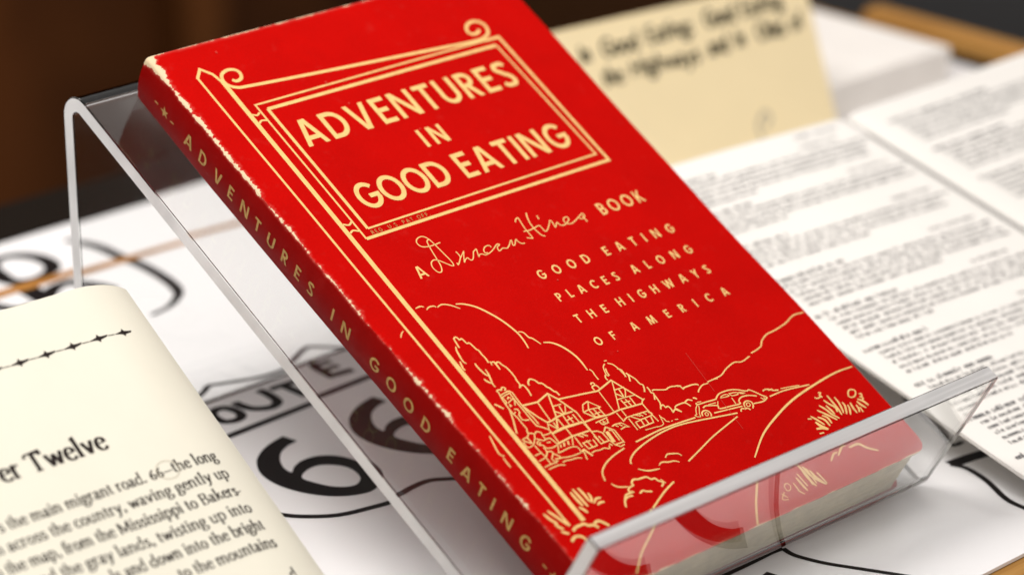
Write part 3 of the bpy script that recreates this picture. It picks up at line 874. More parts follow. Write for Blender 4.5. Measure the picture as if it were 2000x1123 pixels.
        (0.38, 1, 0, [19.29,47.21,20.2,47.61,21.1,46.87,20.93,45.98,20.8,44.69,20.0,44.64,18.5,45.81]),
        (0.35, 1, 0, [19.0,45.04,17.83,44.56,18.05,43.9,18.93,44.5]),
        (0.33, 1, 0, [20.93,45.98,22.86,45.77,24.06,46.06]),
        (0.41, 1, 0, [20.8,44.69,22.19,44.51,22.57,43.6,22.99,42.28]),
        (0.37, 1, 0, [20.52,43.66,21.63,43.4]),
        (0.38, 1, 0, [17.93,43.76,18.92,43.36,19.18,42.3,21.01,41.75,22.75,41.99]),
        (0.39, 1, 0, [16.65,44.28,16.79,41.94,17.26,40.24,18.49,41.25,18.59,42.73]),
        (0.33, 1, 0, [14.55,41.53,16.69,41.6]),
        (0.36, 1, 0, [18.49,41.25,19.75,40.93,19.7,40.19,18.22,38.89]),
        (0.31, 1, 0, [17.26,40.24,16.36,39.85,14.5,39.66]),
        (0.4, 1, 0, [17.02,39.95,16.88,37.74]),
        (0.4, 1, 0, [19.7,40.19,20.64,39.04,20.73,38.25,19.08,38.55]),
        (0.34, 1, 0, [14.62,37.54,17.16,37.63,18.93,37.47]),
        (0.4, 1, 0, [18.22,38.89,18.46,38.04,19.57,37.78]),
        (0.35, 1, 0, [15.27,36.52,16.87,36.61,18.9,36.54,20.46,35.9]),
        (0.36, 1, 0, [20.35,36.89,21.56,36.96,23.22,36.66,25.01,36.5,26.24,35.9]),
        (0.37, 1, 0, [21.1,39.81,22.6,39.77,25.44,39.95,27.43,39.33,27.49,37.59]),
        (0.35, 1, 0, [20.73,38.25,23.94,37.51,27.36,37.45]),
        (0.35, 1, 0, [29.98,36.19,31.47,36.35,32.81,36.09,34.4,36.12,35.58,35.44,36.32,36.3]),
        (0.52, 0, 0, [22.87,42.14,28.29,42.62,34.21,42.26]),
        (0.53, 0, 0, [23.61,41.65,23.15,40.88]),
        (0.52, 0, 0, [24.95,41.87,24.25,40.81]),
        (0.55, 0, 0, [26.31,41.89,25.76,40.77]),
        (0.57, 0, 0, [23.72,45.43,28.51,45.61,34.17,45.18,34.54,44.93]),
        (0.61, 0, 0, [27.63,37.53,28.69,37.86,29.09,36.74,29.66,35.37]),
        (1.12, 0, 0, [38.69,40.17,38.37,36.62]),
        (0.33, 0, 0, [22.89,41.94,21.38,39.69]),
        (0.34, 0, 0, [28.31,42.42,26.78,40.17]),
        (0.41, 0, 0, [29.04,42.13,28.86,38.75]),
        (0.43, 0, 0, [30.1,42.47,31.35,41.2]),
        (0.44, 0, 0, [31.5,42.29,32.75,41.01]),
        (0.39, 0, 0, [29.84,39.89,30.23,37.62,33.13,37.59,33.32,39.63]),
        (0.43, 0, 0, [31.34,40.05,31.6,37.63]),
        (0.34, 0, 0, [29.86,39.68,32.49,39.58]),
        (0.4, 0, 0, [34.35,40.37,34.51,37.61,37.43,37.58,37.29,40.15]),
        (0.43, 0, 0, [35.51,39.9,35.75,37.68]),
        (0.41, 0, 0, [34.75,41.75,36.33,41.31,37.59,40.03]),
        (0.4, 0, 0, [23.87,45.37,23.66,42.39]),
        (0.41, 0, 0, [28.65,45.56,28.56,42.71]),
        (0.42, 0, 0, [34.38,45.19,34.61,41.81,34.67,38.7]),
        (0.39, 0, 0, [37.83,40.32,39.39,41.43,41.11,39.77,41.02,35.35]),
        (0.42, 0, 0, [39.65,40.36,40.4,39.86,40.21,36.46]),
        (0.39, 0, 0, [37.58,37.52,38.05,35.79,41.13,35.7]),
        (0.38, 0, 0, [38.05,35.79,39.13,34.77,40.68,34.91]),
        (0.37, 0, 0, [28.2,37.3,27.37,34.97]),
        (0.45, 0, 0, [36.69,36.72,37.19,35.94]),
        (0.78, 1, 1, [15.83,28.47,15.85,26.04,16.13,23.69]),
        (0.78, 1, 1, [17.04,29.0,17.16,26.24,17.27,23.02]),
        (0.78, 1, 1, [18.61,28.72,18.88,26.46,18.75,24.08]),
        (0.69, 1, 1, [20.16,26.39,20.0,24.87,19.08,23.57]),
        (0.61, 1, 1, [19.59,23.17,21.03,24.06,22.6,23.87]),
        (0.64, 1, 1, [20.16,22.37,21.39,22.7,22.57,22.39]),
        (0.81, 1, 1, [14.78,23.79,15.42,22.87,15.93,21.45]),
        (0.79, 1, 1, [4.38,25.85,4.9,23.79,5.92,21.89]),
        (0.8, 1, 1, [5.98,26.19,6.8,24.28,7.57,22.3,8.17,20.57]),
        (0.79, 1, 1, [5.09,22.24,5.51,20.97,6.29,19.9]),
        (0.76, 1, 1, [5.15,19.65,5.96,18.85,6.76,18.24]),
        (0.82, 1, 0, [8.29,18.5,9.54,19.08,11.11,19.15,12.56,19.08,13.33,18.21,14.42,17.93,15.08,17.37,15.51,16.54]),
        (0.85, 1, 0, [15.21,17.96,16.29,18.34,17.19,18.05,17.82,17.23,18.64,15.96]),
        (0.83, 1, 0, [5.72,16.06,7.46,16.81,9.21,16.28,9.86,14.72]),
        (0.63, 1, 1, [108.89,25.08,108.83,22.85,108.71,20.45,108.27,18.18]),
        (0.59, 1, 1, [110.62,23.78,110.47,21.8,109.72,19.44,109.18,18.43]),
        (0.64, 1, 1, [106.71,24.21,107.3,22.65,108.21,20.85,107.71,19.43]),
        (0.57, 1, 1, [111.65,21.53,111.38,20.0,109.85,17.76]),
        (0.54, 1, 1, [112.54,20.16,112.09,18.9,110.83,17.16]),
        (0.61, 1, 1, [113.84,20.46,113.34,18.81,113.18,16.84]),
        (0.57, 1, 1, [115.04,19.17,114.83,17.82,114.12,16.87]),
        (0.62, 1, 1, [115.58,18.13,115.24,16.42]),
        (0.67, 1, 1, [104.08,23.31,105.09,21.28,105.54,19.48,106.77,17.56]),
        (0.65, 1, 1, [106.07,22.52,106.4,20.35,106.34,19.16]),
        (0.66, 1, 1, [102.32,22.28,103.44,20.72,104.48,19.29,105.71,17.38]),
        (0.64, 1, 1, [102.4,20.32,103.42,19.11,103.27,17.14]),
        (0.66, 1, 1, [98.87,21.43,99.85,19.73,100.79,17.53]),
        (0.64, 1, 1, [100.71,20.39,102.06,18.84,102.09,16.61]),
        (0.67, 1, 1, [116.89,20.59,117.99,19.43,118.6,17.65]),
        (0.68, 1, 1, [116.14,20.06,116.49,18.59,117.22,17.17]),
        (0.92, 1, 1, [98.81,19.33,99.41,17.69,100.77,15.93]),
        (0.79, 1, 1, [97.38,17.39,99.32,16.92,100.77,15.93]),
        (0.7, 1, 1, [97.13,15.79,98.67,15.57]),
        (0.43, 1, 0, [115.64,23.2,116.64,23.88,117.71,23.82,118.34,23.21,117.9,22.31,116.81,21.65,115.63,21.7,115.11,22.32,115.64,23.2]),
        (0.43, 1, 0, [118.69,21.73,119.41,21.55,118.99,20.89,118.21,20.79,118.87,20.32,118.12,19.79,116.89,20.59]),
        (0.44, 1, 0, [107.04,26.83,107.76,26.55,106.8,26.01,107.06,25.6,105.53,25.39,104.79,25.99]),
        (0.54, 1, 0, [106.73,25.94,107.18,25.14]),
        (0.44, 1, 0, [97.38,21.02,98.63,20.62]),
        (0.59, 1, 1, [93.4,10.41,95.98,11.95,97.46,12.0]),
        (0.61, 1, 1, [96.81,10.97,100.12,12.88,101.38,12.7]),
        (0.76, 1, 1, [101.95,11.81,105.46,11.7,107.12,9.71,109.8,7.63]),
        (0.74, 1, 1, [83.21,12.65,82.82,8.96,83.34,5.86]),
        (0.76, 1, 1, [85.09,10.59,85.33,7.92,86.54,5.17]),
        (0.74, 1, 1, [79.56,10.3,79.59,7.42,79.74,5.76]),
        (0.72, 1, 1, [82.87,13.76,83.2,10.08,82.56,6.51]),
        (0.76, 1, 1, [83.96,12.34,84.26,9.0,86.01,5.72]),
        (0.75, 1, 1, [86.66,9.3,87.01,5.3]),
        (0.74, 1, 1, [80.69,11.12,80.84,6.9]),
        (0.75, 1, 1, [77.0,6.9,78.12,5.16]),
        (0.72, 1, 1, [84.53,11.47,84.0,6.55]),
        (0.72, 1, 1, [77.5,9.24,77.31,6.14]),
        (0.34, 1, 0, [74.07,9.26,75.01,9.89,75.84,9.67,75.97,8.73,74.96,7.88,73.99,8.03,74.07,9.26]),
        (0.41, 1, 0, [71.68,7.85,72.55,6.22]),
        (0.32, 1, 0, [72.86,7.99,70.64,6.38,72.37,5.66]),
        (0.64, 1, 0, [67.78,13.59,65.5,11.37,62.97,8.96,60.54,6.22,57.91,2.98]),
        (0.57, 1, 0, [33.18,15.45,31.38,14.47,26.92,12.01,20.75,8.62,15.53,4.48]),
    ],
    'scratch': [
        (0.13, 0, 0, [79.16,52.67,77.74,38.98]),
        (0.13, 0, 0, [77.54,36.61,76.59,25.78]),
        (0.48, 0, 0, [60.39,60.75,60.49,60.43]),
        (0.4, 0, 0, [58.64,146.68,59.21,146.7]),
        (0.52, 0, 0, [44.6,161.79,44.91,161.48]),
        (0.47, 0, 0, [60.93,87.31,60.96,86.9]),
        (0.49, 0, 0, [19.16,190.52,19.38,189.84]),
        (0.52, 0, 0, [42.99,170.78,43.45,170.42]),
    ],
}
TAB = {
    'six_outer': [487.8,606.4,481.8,604.9,476.0,602.0,471.2,597.6,467.5,590.8,466.6,583.0,468.1,575.5,471.5,568.9,476.2,564.4,482.0,562.3,486.9,563.9,490.0,567.0,492.1,572.4,492.4,579.4,490.6,585.7,486.6,589.5,481.6,590.3,477.2,588.6,474.5,586.4,474.8,590.1,477.3,594.8,480.8,598.4,484.9,600.5,488.7,601.1],
    'six_hole': [474.4,581.9,479.0,584.7,483.4,584.4,486.8,580.8,487.8,576.5,486.3,571.3,483.2,568.6,480.0,568.8,476.8,572.0,474.9,577.1],
    'six2_tip': [521.5,607.3],
    'six1_tip': [487.8,606.4],
    'top_outline': [484.2,645.0,490.4,647.8,493.0,649.6,494.8,650.4,498.0,649.2,501.1,648.0,505.8,646.1,510.9,644.7,516.5,644.4,521.0,645.2,525.5,647.7,529.3,649.6,531.1,650.2,532.4,649.7,535.5,646.3,539.4,641.7,543.3,638.6],
    'bar': [473.4,616.7,476.6,616.8,508.6,615.9,530.4,617.9,553.7,619.7],
    'bottom_outline': [451.5,588.5,452.0,577.8,454.6,570.4,458.7,563.8,466.4,557.5,475.8,554.8,482.7,553.7,490.0,554.7,496.2,554.5,501.5,551.0,509.0,547.1,522.6,543.8],
    'O': [483.0,632.3,485.6,633.6,487.9,632.9,489.0,630.3,488.9,626.7,487.4,624.5,484.7,623.9,482.0,625.5,481.8,629.3],
    'U': [492.4,634.0,492.5,630.7,493.4,627.2,495.7,625.0,498.5,624.0,501.6,625.3,502.8,628.3,503.3,633.3,502.9,635.9],
    'T': [510.8,623.5,510.5,634.1],
    'T2': [505.9,634.0,515.5,633.6],
    'E': [524.8,638.2,523.2,635.2,522.5,627.0,530.1,625.9],
    'E2': [523.0,631.5,529.1,631.3],
    'E3': [523.7,635.9,529.6,635.3],
    'r_outline': [534.0,774.3,536.9,769.9,538.5,762.3,538.2,750.7,538.7,741.9,537.8,731.2,535.9,721.6,533.1,714.7,529.1,710.6,523.0,707.0,515.4,705.3],
    'ringA': [500.5,763.4,499.7,757.7,501.9,754.0,507.4,752.8,513.3,754.5,516.9,757.7,518.6,762.7,518.2,768.1,515.8,772.4,511.8,775.1,506.1,774.6,502.0,770.2,500.5,763.4],
    'ringB': [499.1,747.1,498.9,741.7,500.8,738.4,503.2,740.0,507.7,742.9,512.6,743.0,515.7,740.1,518.1,734.6,518.9,729.8],
    'ringD': [500.9,752.6,499.7,744.9,499.2,739.1,498.0,732.4],
    'ringC': [483.8,743.6,485.0,740.9,486.5,737.2,489.1,735.0,493.0,734.8],
    'stripe': [479.3,749.4,491.1,749.9,514.4,749.3,536.3,748.9,561.0,748.3,583.4,746.7,613.9,746.0],
    'front_cusp': [507.5,463.1,515.8,462.7,526.0,462.7,533.2,462.9,537.9,462.5],
    'front_cusp2': [537.9,462.5,537.2,459.1,537.6,455.6,539.7,449.0,544.0,440.5,548.7,431.3,552.4,423.8],
    'right_cusp': [609.7,464.5,611.0,461.2,610.6,457.1,608.5,450.5,603.6,440.5,602.7,433.8,602.7,427.9],
    'right_thick': [609.7,464.5,617.3,463.6,625.7,462.0,631.1,461.8],
    'right_up': [636.2,502.9,630.7,492.5,627.0,484.9,620.2,472.9,624.0,471.5],
}


def pairs(l):
    return [(l[i], l[i + 1]) for i in range(0, len(l), 2)]


# ================================================================== the setting
UH = frame(Vector((0, 0, 0)), U, H, Z)
# coordinates below are (along U, along H, up) in metres
structure(mesh_obj('floor', [(-6, -3, -0.78), (8, -3, -0.78), (8, 9, -0.78), (-6, 9, -0.78)], [(0, 1, 2, 3)], M['floor']))
table = structure(bevel_box('tabletop', (-0.10, 0.9168, 0.20, 0.7868, -0.030, -0.0012), M['wood'], matrix=UH))
structure(bevel_box('black_backing', (-0.10, 0.9168, 0.7870, 0.818, -0.030, -0.0004), M['black'], matrix=UH))
structure(bevel_box('black_border', (0.8985, 0.9050, 0.20, 0.7925, -0.0008, 0.0006), M['black'], matrix=UH, bev=0.0002))

rail = tag(bevel_box('wooden_rail', (0.9055, 0.9165, 0.20, 0.748, -0.0005, 0.0078), M['rail'], matrix=UH, bev=0.0012),
           'brown wooden edge rail of the case behind the white paper stack', 'rail')

# dark cabinets far behind the case
cab = thing('wooden_cabinet', 'dark brown slatted wooden cabinet far behind the display, out of focus', 'cabinet',
            frame(U * -0.6 + H * 2.3 + Z * -0.78, U, H, Z))
bevel_box('carcass', (-0.4, 3.2, 0.03, 0.5, 0.0, 2.2), M['cabinet'], cab, bev=0.01)
x, rnd = -0.3, random.Random(12)
while x < 3.0:
    w = rnd.choice((0.06, 0.10, 0.16))
    bevel_box('slat', (x, x + w, 0.0, 0.0295, 0.03, 2.1), M['slat'], cab, bev=0.004)
    x += w + rnd.choice((0.10, 0.18, 0.30))

# ------------------------------------------------------------------ the printed sheet
sheet = mesh_obj('route_sheet', *box_data(-0.06, 0.8975, 0.4175, 0.7865, -0.0010, 0.0), M['sheet'], matrix=UH)
tag(sheet, 'large white sheet printed with black ROUTE 66 shields and an ochre stripe, under everything', 'printed sheet')


def clip_h(pts, lim):
    out = []
    for i, p in enumerate(pts):
        q = pts[(i + 1) % len(pts)]
        if p[1] >= lim:
            out.append(p)
        if (p[1] >= lim) != (q[1] >= lim):
            t = (lim - p[1]) / (q[1] - p[1])
            out.append((p[0] + t * (q[0] - p[0]), lim))
    return out


def shield(pr, du, dh, lim=417.9):
    mv = lambda l: [(x + du, y + dh) for x, y in l]
    six = pairs(TAB['six_outer'])
    hole = pairs(TAB['six_hole'])
    tip = six[0]
    body = [tip] + smooth_line(six[:-1], 4)[1:] + [six[-1]]
    hs = smooth_line(hole, 4, True)
    # key-hole cut between the bowl's outer edge and its counter
    best = min(((math.hypot(a[0] - b[0], a[1] - b[1]), i, j) for i, a in enumerate(body) for j, b in enumerate(hs)))
    _, i, j = best
    ring = hs[j:] + hs[:j + 1]
    area = lambda l: sum(l[k][0] * l[(k + 1) % len(l)][1] - l[(k + 1) % len(l)][0] * l[k][1] for k in range(len(l)))
    if area(body) * area(hs) > 0:
        ring = ring[::-1]
    poly = body[:i + 1] + ring + body[i:]
    s2 = pairs(TAB['six2_tip'])[0]
    for dx, dy in ((0, 0), (s2[0] - tip[0], s2[1] - tip[1])):
        q = clip_h([(x + dx + du, y + dy + dh) for x, y in poly], lim)
        if len(q) > 2:
            pr.poly(q)
    if dh == 0:
        pr.ribbon(smooth_line(pairs(TAB['top_outline']), 4), 1.9)
        pr.ribbon(smooth_line(pairs(TAB['bottom_outline']), 4), 2.2)
        pr.ribbon([pairs(TAB['bar'])[0], pairs(TAB['bar'])[-1]], 2.7)
        pr.ribbon(smooth_line(pairs(TAB['O']), 4, True), 3.0, True)
        pr.ribbon(smooth_line(pairs(TAB['U']), 4), 3.1)
        pr.ribbon(pairs(TAB['T']), 3.2)
        pr.ribbon(pairs(TAB['T2']), 2.6)
        pr.ribbon(pairs(TAB['E']), 2.9)
        pr.ribbon(pairs(TAB['E2']), 2.3)
        pr.ribbon(pairs(TAB['E3']), 2.3)


pr = Printer()
shield(pr, 0, 0)
pr.build('shield_print', M['ink'], sheet, plane_surf, 0.00008)
pr = Printer()
shield(pr, 3.6, -150.7)
for k, w in (('front_cusp', 1.7), ('front_cusp2', 1.7)):
    pr.ribbon(smooth_line(pairs(TAB[k]), 4), w)
pr.build('shield_print', M['ink'], sheet, plane_surf, 0.00008)
pr = Printer()
for k, w in (('right_cusp', 1.9), ('right_up', 1.7)):
    pr.ribbon(smooth_line(pairs(TAB[k]), 4), w)
pr.ribbon(smooth_line(pairs(TAB['right_thick']), 4), 4.2)
pr.build('shield_print', M['ink'], sheet, plane_surf, 0.00008)
pr = Printer()
pr.ribbon(smooth_line(pairs(TAB['r_outline']), 5), lambda p, d: 1.8 + 2.6 * abs(d.y) ** 2)
pr.ribbon(smooth_line(pairs(TAB['ringA'])[:-1], 5, True), lambda p, d: 3.6 + 2.2 * abs(d.y), True)
pr.ribbon(smooth_line(pairs(TAB['ringB']), 5), lambda p, d: 4.6 + 1.2 * abs(d.y))
pr.ribbon(smooth_line(pairs(TAB['ringD']), 5), lambda p, d: 7.5)
pr.ribbon(smooth_line(pairs(TAB['ringC']), 5), 5.0)
pr.build('shield_print', M['ink'], sheet, plane_surf, 0.00008)
pr = Printer()
pr.ribbon(smooth_line(pairs(TAB['stripe']), 4), lambda p, d: 3.2 if p[0] > 560 else 3.2 + (560 - p[0]) * 0.035)
pr.build('stripe_print', M['stripe'], sheet, plane_surf, 0.00016)

# ================================================================== the clear book easel
T4 = 0.0044
SF = frame(B0 - N * 0.018, U, V, N)


def fillet(path, radii, n=10):
    out = [path[0]]
    for i in range(1, len(path) - 1):
        p = Vector(path[i]); a = (Vector(path[i - 1]) - p).normalized(); b = (Vector(path[i + 1]) - p).normalized()
        ang = a.angle(b)
        r_ = radii[i - 1]
        d = r_ / math.tan(ang / 2)
        c = p + (a + b).normalized() * (r_ / math.sin(ang / 2))
        s, e = p + a * d - c, p + b * d - c
        a0 = math.atan2(s.y, s.x); a1 = math.atan2(e.y, e.x)
        while a1 - a0 > math.pi: a1 -= math.tau
        while a1 - a0 < -math.pi: a1 += math.tau
        for k in range(n + 1):
            t = a0 + (a1 - a0) * k / n
            out.append((c.x + r_ * math.cos(t), c.y + r_ * math.sin(t)))
    out.append(path[-1])
    return out


vt, ct = 0.2048, 0.0
z_top = (B0 + V * vt - N * 0.018).z
L = z_top - 0.0001
leg_end = (vt - L * math.sin(TILT), -L * math.cos(TILT))
centre = fillet([(0.0004, 0.0465), (0.0004, 0.0), (vt, ct), leg_end], (0.0046, 0.0042))
left, right = [], []
for i, p in enumerate(centre):
    a = Vector(centre[max(0, i - 1)]); b = Vector(centre[min(len(centre) - 1, i + 1)])
    d = (b - a).normalized()
    nrm = Vector((-d.y, d.x))
    left.append(Vector(p) + nrm * T4 / 2)
    right.append(Vector(p) - nrm * T4 / 2)
u0, u1 = -0.0148, 0.1325
verts, faces, mi = [], [], []
n = len(centre)
for u_ in (u0, u1):
    sk = lambda q: q.x - (0.0087 * (u_ - u0) if q.x < 0.012 else 0.0)      # the lip was bent a shade out of square
    verts += [(u_, sk(q), q.y) for q in left] + [(u_, sk(q), q.y) for q in right]
Lr = lambda s, side, i: s * 2 * n + side * n + i
for i in range(n - 1):
    faces.append((Lr(0, 0, i), Lr(0, 0, i + 1), Lr(1, 0, i + 1), Lr(1, 0, i))); mi.append(0)
    faces.append((Lr(0, 1, i + 1), Lr(0, 1, i), Lr(1, 1, i), Lr(1, 1, i + 1))); mi.append(0)
    faces.append((Lr(0, 0, i + 1), Lr(0, 0, i), Lr(0, 1, i), Lr(0, 1, i + 1))); mi.append(1)
    faces.append((Lr(1, 0, i), Lr(1, 0, i + 1), Lr(1, 1, i + 1), Lr(1, 1, i))); mi.append(1)
faces.append((Lr(0, 0, 0), Lr(1, 0, 0), Lr(1, 1, 0), Lr(0, 1, 0))); mi.append(2)
faces.append((Lr(0, 1, n - 1), Lr(1, 1, n - 1), Lr(1, 0, n - 1), Lr(0, 0, n - 1))); mi.append(0)
easel = mesh_obj('book_easel', verts, faces, [M['acrylic'], M['acrylic_edge'], M['acrylic_top']], matrix=SF, midx=mi)
bm = bmesh.new(); bm.from_mesh(easel.data)
bmesh.ops.recalc_face_normals(bm, faces=bm.faces)
long_edges = [e for e in bm.edges if len(e.link_faces) == 2 and e.calc_face_angle() > R(60)]
bmesh.ops.bevel(bm, geom=long_edges, offset=0.00035, segments=2, affect='EDGES')
bm.to_mesh(easel.data); bm.free()
easel.data.polygons.foreach_set('use_smooth', [True] * len(easel.data.polygons))
easel.data.set_sharp_from_angle(angle=R(28))
tag(easel, 'clear acrylic book easel with a tall front lip, holding the red paperback', 'book easel')

# ================================================================== the red paperback
BOOK = thing('paperback_book', 'worn red paperback guide with gold lettering and drawing, leaning on the clear easel', 'book',
             frame(B0, U, V, N))
W_, Y0, Y1 = 124.7, 2.6, 194.6
XE = [(0, 2.5), (10, 2.3), (30, 1.6), (60, 0.4), (100, -0.6), (150, -1.1), (195, -1.0)]
XB = [(0, 2.9), (40, 2.6), (80, 2.2), (120, 1.4), (160, 0.8), (195, 1.0)]


def interp(tab, y):
    for (a, p), (b, q) in zip(tab, tab[1:]):
        if y <= b:
            t = (y - a) / (b - a)
            return p + (q - p) * t
    return tab[-1][1]


def wob(y, k):
    return 0.12 * math.sin(y * 0.31 + k) + 0.10 * math.sin(y * 0.83 + 2 * k) + 0.06 * math.sin(y * 2.1 + k)


def right_edge(y):
    x = W_ + 0.35 * math.sin(y * 0.045 + 0.6) + 0.18 * math.sin(y * 0.11 + 2)
    if y < Y0 + 4:
        x -= 4 - math.sqrt(max(0, 16 - (Y0 + 4 - y) ** 2))
    if y > Y1 - 2.5:
        x -= 2.5 - math.sqrt(max(0, 6.25 - (y - Y1 + 2.5) ** 2))
    return x


def lift(x, y):
    t = max(0, (x - 70) / 55)
    return 0.35 * t * t * math.sin(y * 0.03 + 0.5) + 0.05 * math.sin(y * 0.1 + x * 0.05)


YS = [Y0 + (Y1 - Y0) * i / 96 for i in range(97)]
YS = sorted(set(YS + [Y0 + 0.3, Y0 + 0.8, Y0 + 1.4, Y1 - 0.3, Y1 - 0.8, Y1 - 1.4]))


def spine_point(y, d):
    """d = mm across the spine from the fold (0) towards the back (about 15)"""
    xe = interp(XE, y) + wob(y, 0.4)
    xb = interp(XB, y)
    s = min(1, max(0, (d - 0.9) / 13.9))
    x = xe + (xb - xe) * s - 0.9 * 4 * s * (1 - s)
    return Vector((x, y, -0.9 - 14.1 * s))


def fold_profile(y):
    """[(x, n, signed mm from the fold)] from the cover over the fold and down the spine"""
    xe = interp(XE, y) + wob(y, 0.4)
    c = [(xe + 3.0, 0.0, 3.0), (xe + 1.4, -0.01, 1.4), (xe + 0.75, -0.10, 0.7), (xe + 0.28, -0.34, 0.18)]
    s = [(xe + 0.28, -0.34, 0.0), (xe + 0.07, -0.60, -0.35)]
    for d in (0.9, 1.6, 2.6, 4, 6, 8, 10, 12, 13.4, 14.4):
        p = spine_point(y, d)
        s.append((p.x, p.z, -d))
    xb = interp(XB, y)
    s += [(xb + 0.05, -15.3, -15.2), (xb + 0.35, -15.75, -15.6), (xb + 0.9, -15.95, -15.9)]
    return c, s


TH = 0.34
cv, cu, nx = [], [], 16
for y in YS:
    c, s = fold_profile(y)
    xr, xl = right_edge(y), c[0][0]
    yy = y + 0.10 * math.sin(y) * 0
    for i in range(nx):
        x = xr + (xl - xr) * i / nx
        cv.append((x, y, lift(x, y))); cu.append((x - xl + 3.0, y))
    for x, n_, d in c:
        cv.append((x, y, n_ + lift(x, y))); cu.append((d, y))
m_ = nx + 4
top_n = len(cv)
under = [(min(x, right_edge(y)), y, z - TH) for x, y, z in cv]
verts = cv + under
uvs = cu + [(60.0, y) for _, y in cu]
faces, mi = [], []
for j in range(len(YS) - 1):
    for i in range(m_ - 1):
        a = j * m_ + i
        faces.append((a, a + m_, a + m_ + 1, a + 1)); mi.append(0)
        b = a + top_n
        faces.append((b, b + 1, b + m_ + 1, b + m_)); mi.append(1)
for j in range(len(YS) - 1):            # fore edge
    a = j * m_
    faces.append((a, a + top_n, a + top_n + m_, a + m_)); mi.append(1)
for i in range(m_ - 1):                 # tail and head
    faces.append((i, i + 1, i + 1 + top_n, i + top_n)); mi.append(1)
    a = (len(YS) - 1) * m_ + i
    faces.append((a, a + top_n, a + 1 + top_n, a + 1)); mi.append(1)
mm = lambda l: [(x * .001, y * .001, z * .001) for x, y, z in l]
front = mesh_obj('front_cover', mm(verts), faces, [M['cover'], M['board']], BOOK, midx=mi, uvs=uvs, smooth=35)

sv, su = [], []
for y in YS:
    c, s = fold_profile(y)
    for x, n_, d in s:
        sv.append((x, y, n_)); su.append((d, y))
m_ = len(s)
faces, mi = [], []
sn = len(sv)
sv2 = sv + [(x + TH, y, max(-15.6, min(-0.7, n_))) for x, y, n_ in sv]
su2 = su + [(60.0, y) for _, y in su]
for j in range(len(YS) - 1):
    for i in range(m_ - 1):
        a = j * m_ + i
        faces.append((a, a + m_, a + m_ + 1, a + 1)); mi.append(0)
for i in range(m_ - 1):
    faces.append((i, i + 1, i + 1 + sn, i + sn)); mi.append(1)
    a = (len(YS) - 1) * m_ + i
    faces.append((a, a + sn, a + 1 + sn, a + 1)); mi.append(1)
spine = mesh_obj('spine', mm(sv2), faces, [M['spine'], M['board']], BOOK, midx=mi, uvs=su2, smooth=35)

bv = []
for y in YS:
    x0, x1 = interp(XB, y) + 0.9, right_edge(y)
    bv += [(x0, y, -15.95), (x1, y, -15.95), (x1, y, -15.6), (x0, y, -15.6)]
faces = []
for j in range(len(YS) - 1):
    for i in range(4):
        a, b = j * 4 + i, j * 4 + (i + 1) % 4
        faces.append((a, b, b + 4, a + 4))
faces += [(3, 2, 1, 0), tuple(len(bv) - 4 + k for k in range(4))]
mesh_obj('back_cover', mm(bv), faces, M['cover'], BOOK, uvs=[(50.0, p[1]) for p in bv])

# page block: slightly uneven leaves
pv, faces = [], []
NL = 64
for k in range(NL):
    n0 = -0.42 - k * (15.1 / NL)
    n1 = n0 - 15.1 / NL * 0.88
    a = 1.3 + random.uniform(-0.12, 0.12)
    b = 0.7 + random.uniform(-0.12, 0.12)
    x0, x1 = 3.4, W_ - a - 0.5
    b0 = len(pv)
    cr = 2.6
    ring = [(x0, Y0 + b), (x1 - cr, Y0 + b), (x1 - cr * .3, Y0 + b + cr * .3), (x1, Y0 + b + cr), (x1, Y1 - b - 1.5), (x1 - 1.5, Y1 - b), (x0, Y1 - b)]
    for n_ in (n0, n1):
        pv += [(x, y, n_) for x, y in ring]
    r_ = len(ring)
    faces.append(tuple(b0 + i for i in range(r_)))
    faces.append(tuple(b0 + r_ + i for i in reversed(range(r_))))
    for i in range(r_):
        j = (i + 1) % r_
        faces.append((b0 + i, b0 + r_ + i, b0 + r_ + j, b0 + j))
mesh_obj('page_block', mm(pv), faces, M['book_paper'], BOOK)


# --- print on the cover
def cover_surf(x, y, l):
    return (x * .001, y * .001, lift(x, y) * .001 + l)


def art(name, key, m, lift_=0.00006):
    p_ = Printer()
    for w, curved, taper, pts in ART[key]:
        q = pairs(pts)
        if curved:
            q = smooth_line(q, 4)
        r = [q[0]]                        # long rules follow the slight warp of the card
        for a, b in zip(q, q[1:]):
            k = max(1, int(math.hypot(b[0] - a[0], b[1] - a[1]) / 4))
            r += [(a[0] + (b[0] - a[0]) * i / k, a[1] + (b[1] - a[1]) * i / k) for i in range(1, k + 1)]
        q = r
        closed = len(q) > 4 and math.hypot(q[0][0] - q[-1][0], q[0][1] - q[-1][1]) < 1e-3
        p_.ribbon(q, w * 0.94, closed, taper)
    return p_.build(name, m, front, cover_surf, lift_)


art('sign_drawing', 'sign', M['gold'])
art('signature', 'signature', M['gold'])
art('landscape_drawing', 'scene', M['gold'])
for w, curved, taper, pts in ART['scratch']:
    p_ = Printer()
    p_.ribbon(pairs(pts), max(w, 0.07))
    p_.build('scratch' if w < 0.2 else 'scuff', M['scratch'], front, cover_surf, 0.00013)

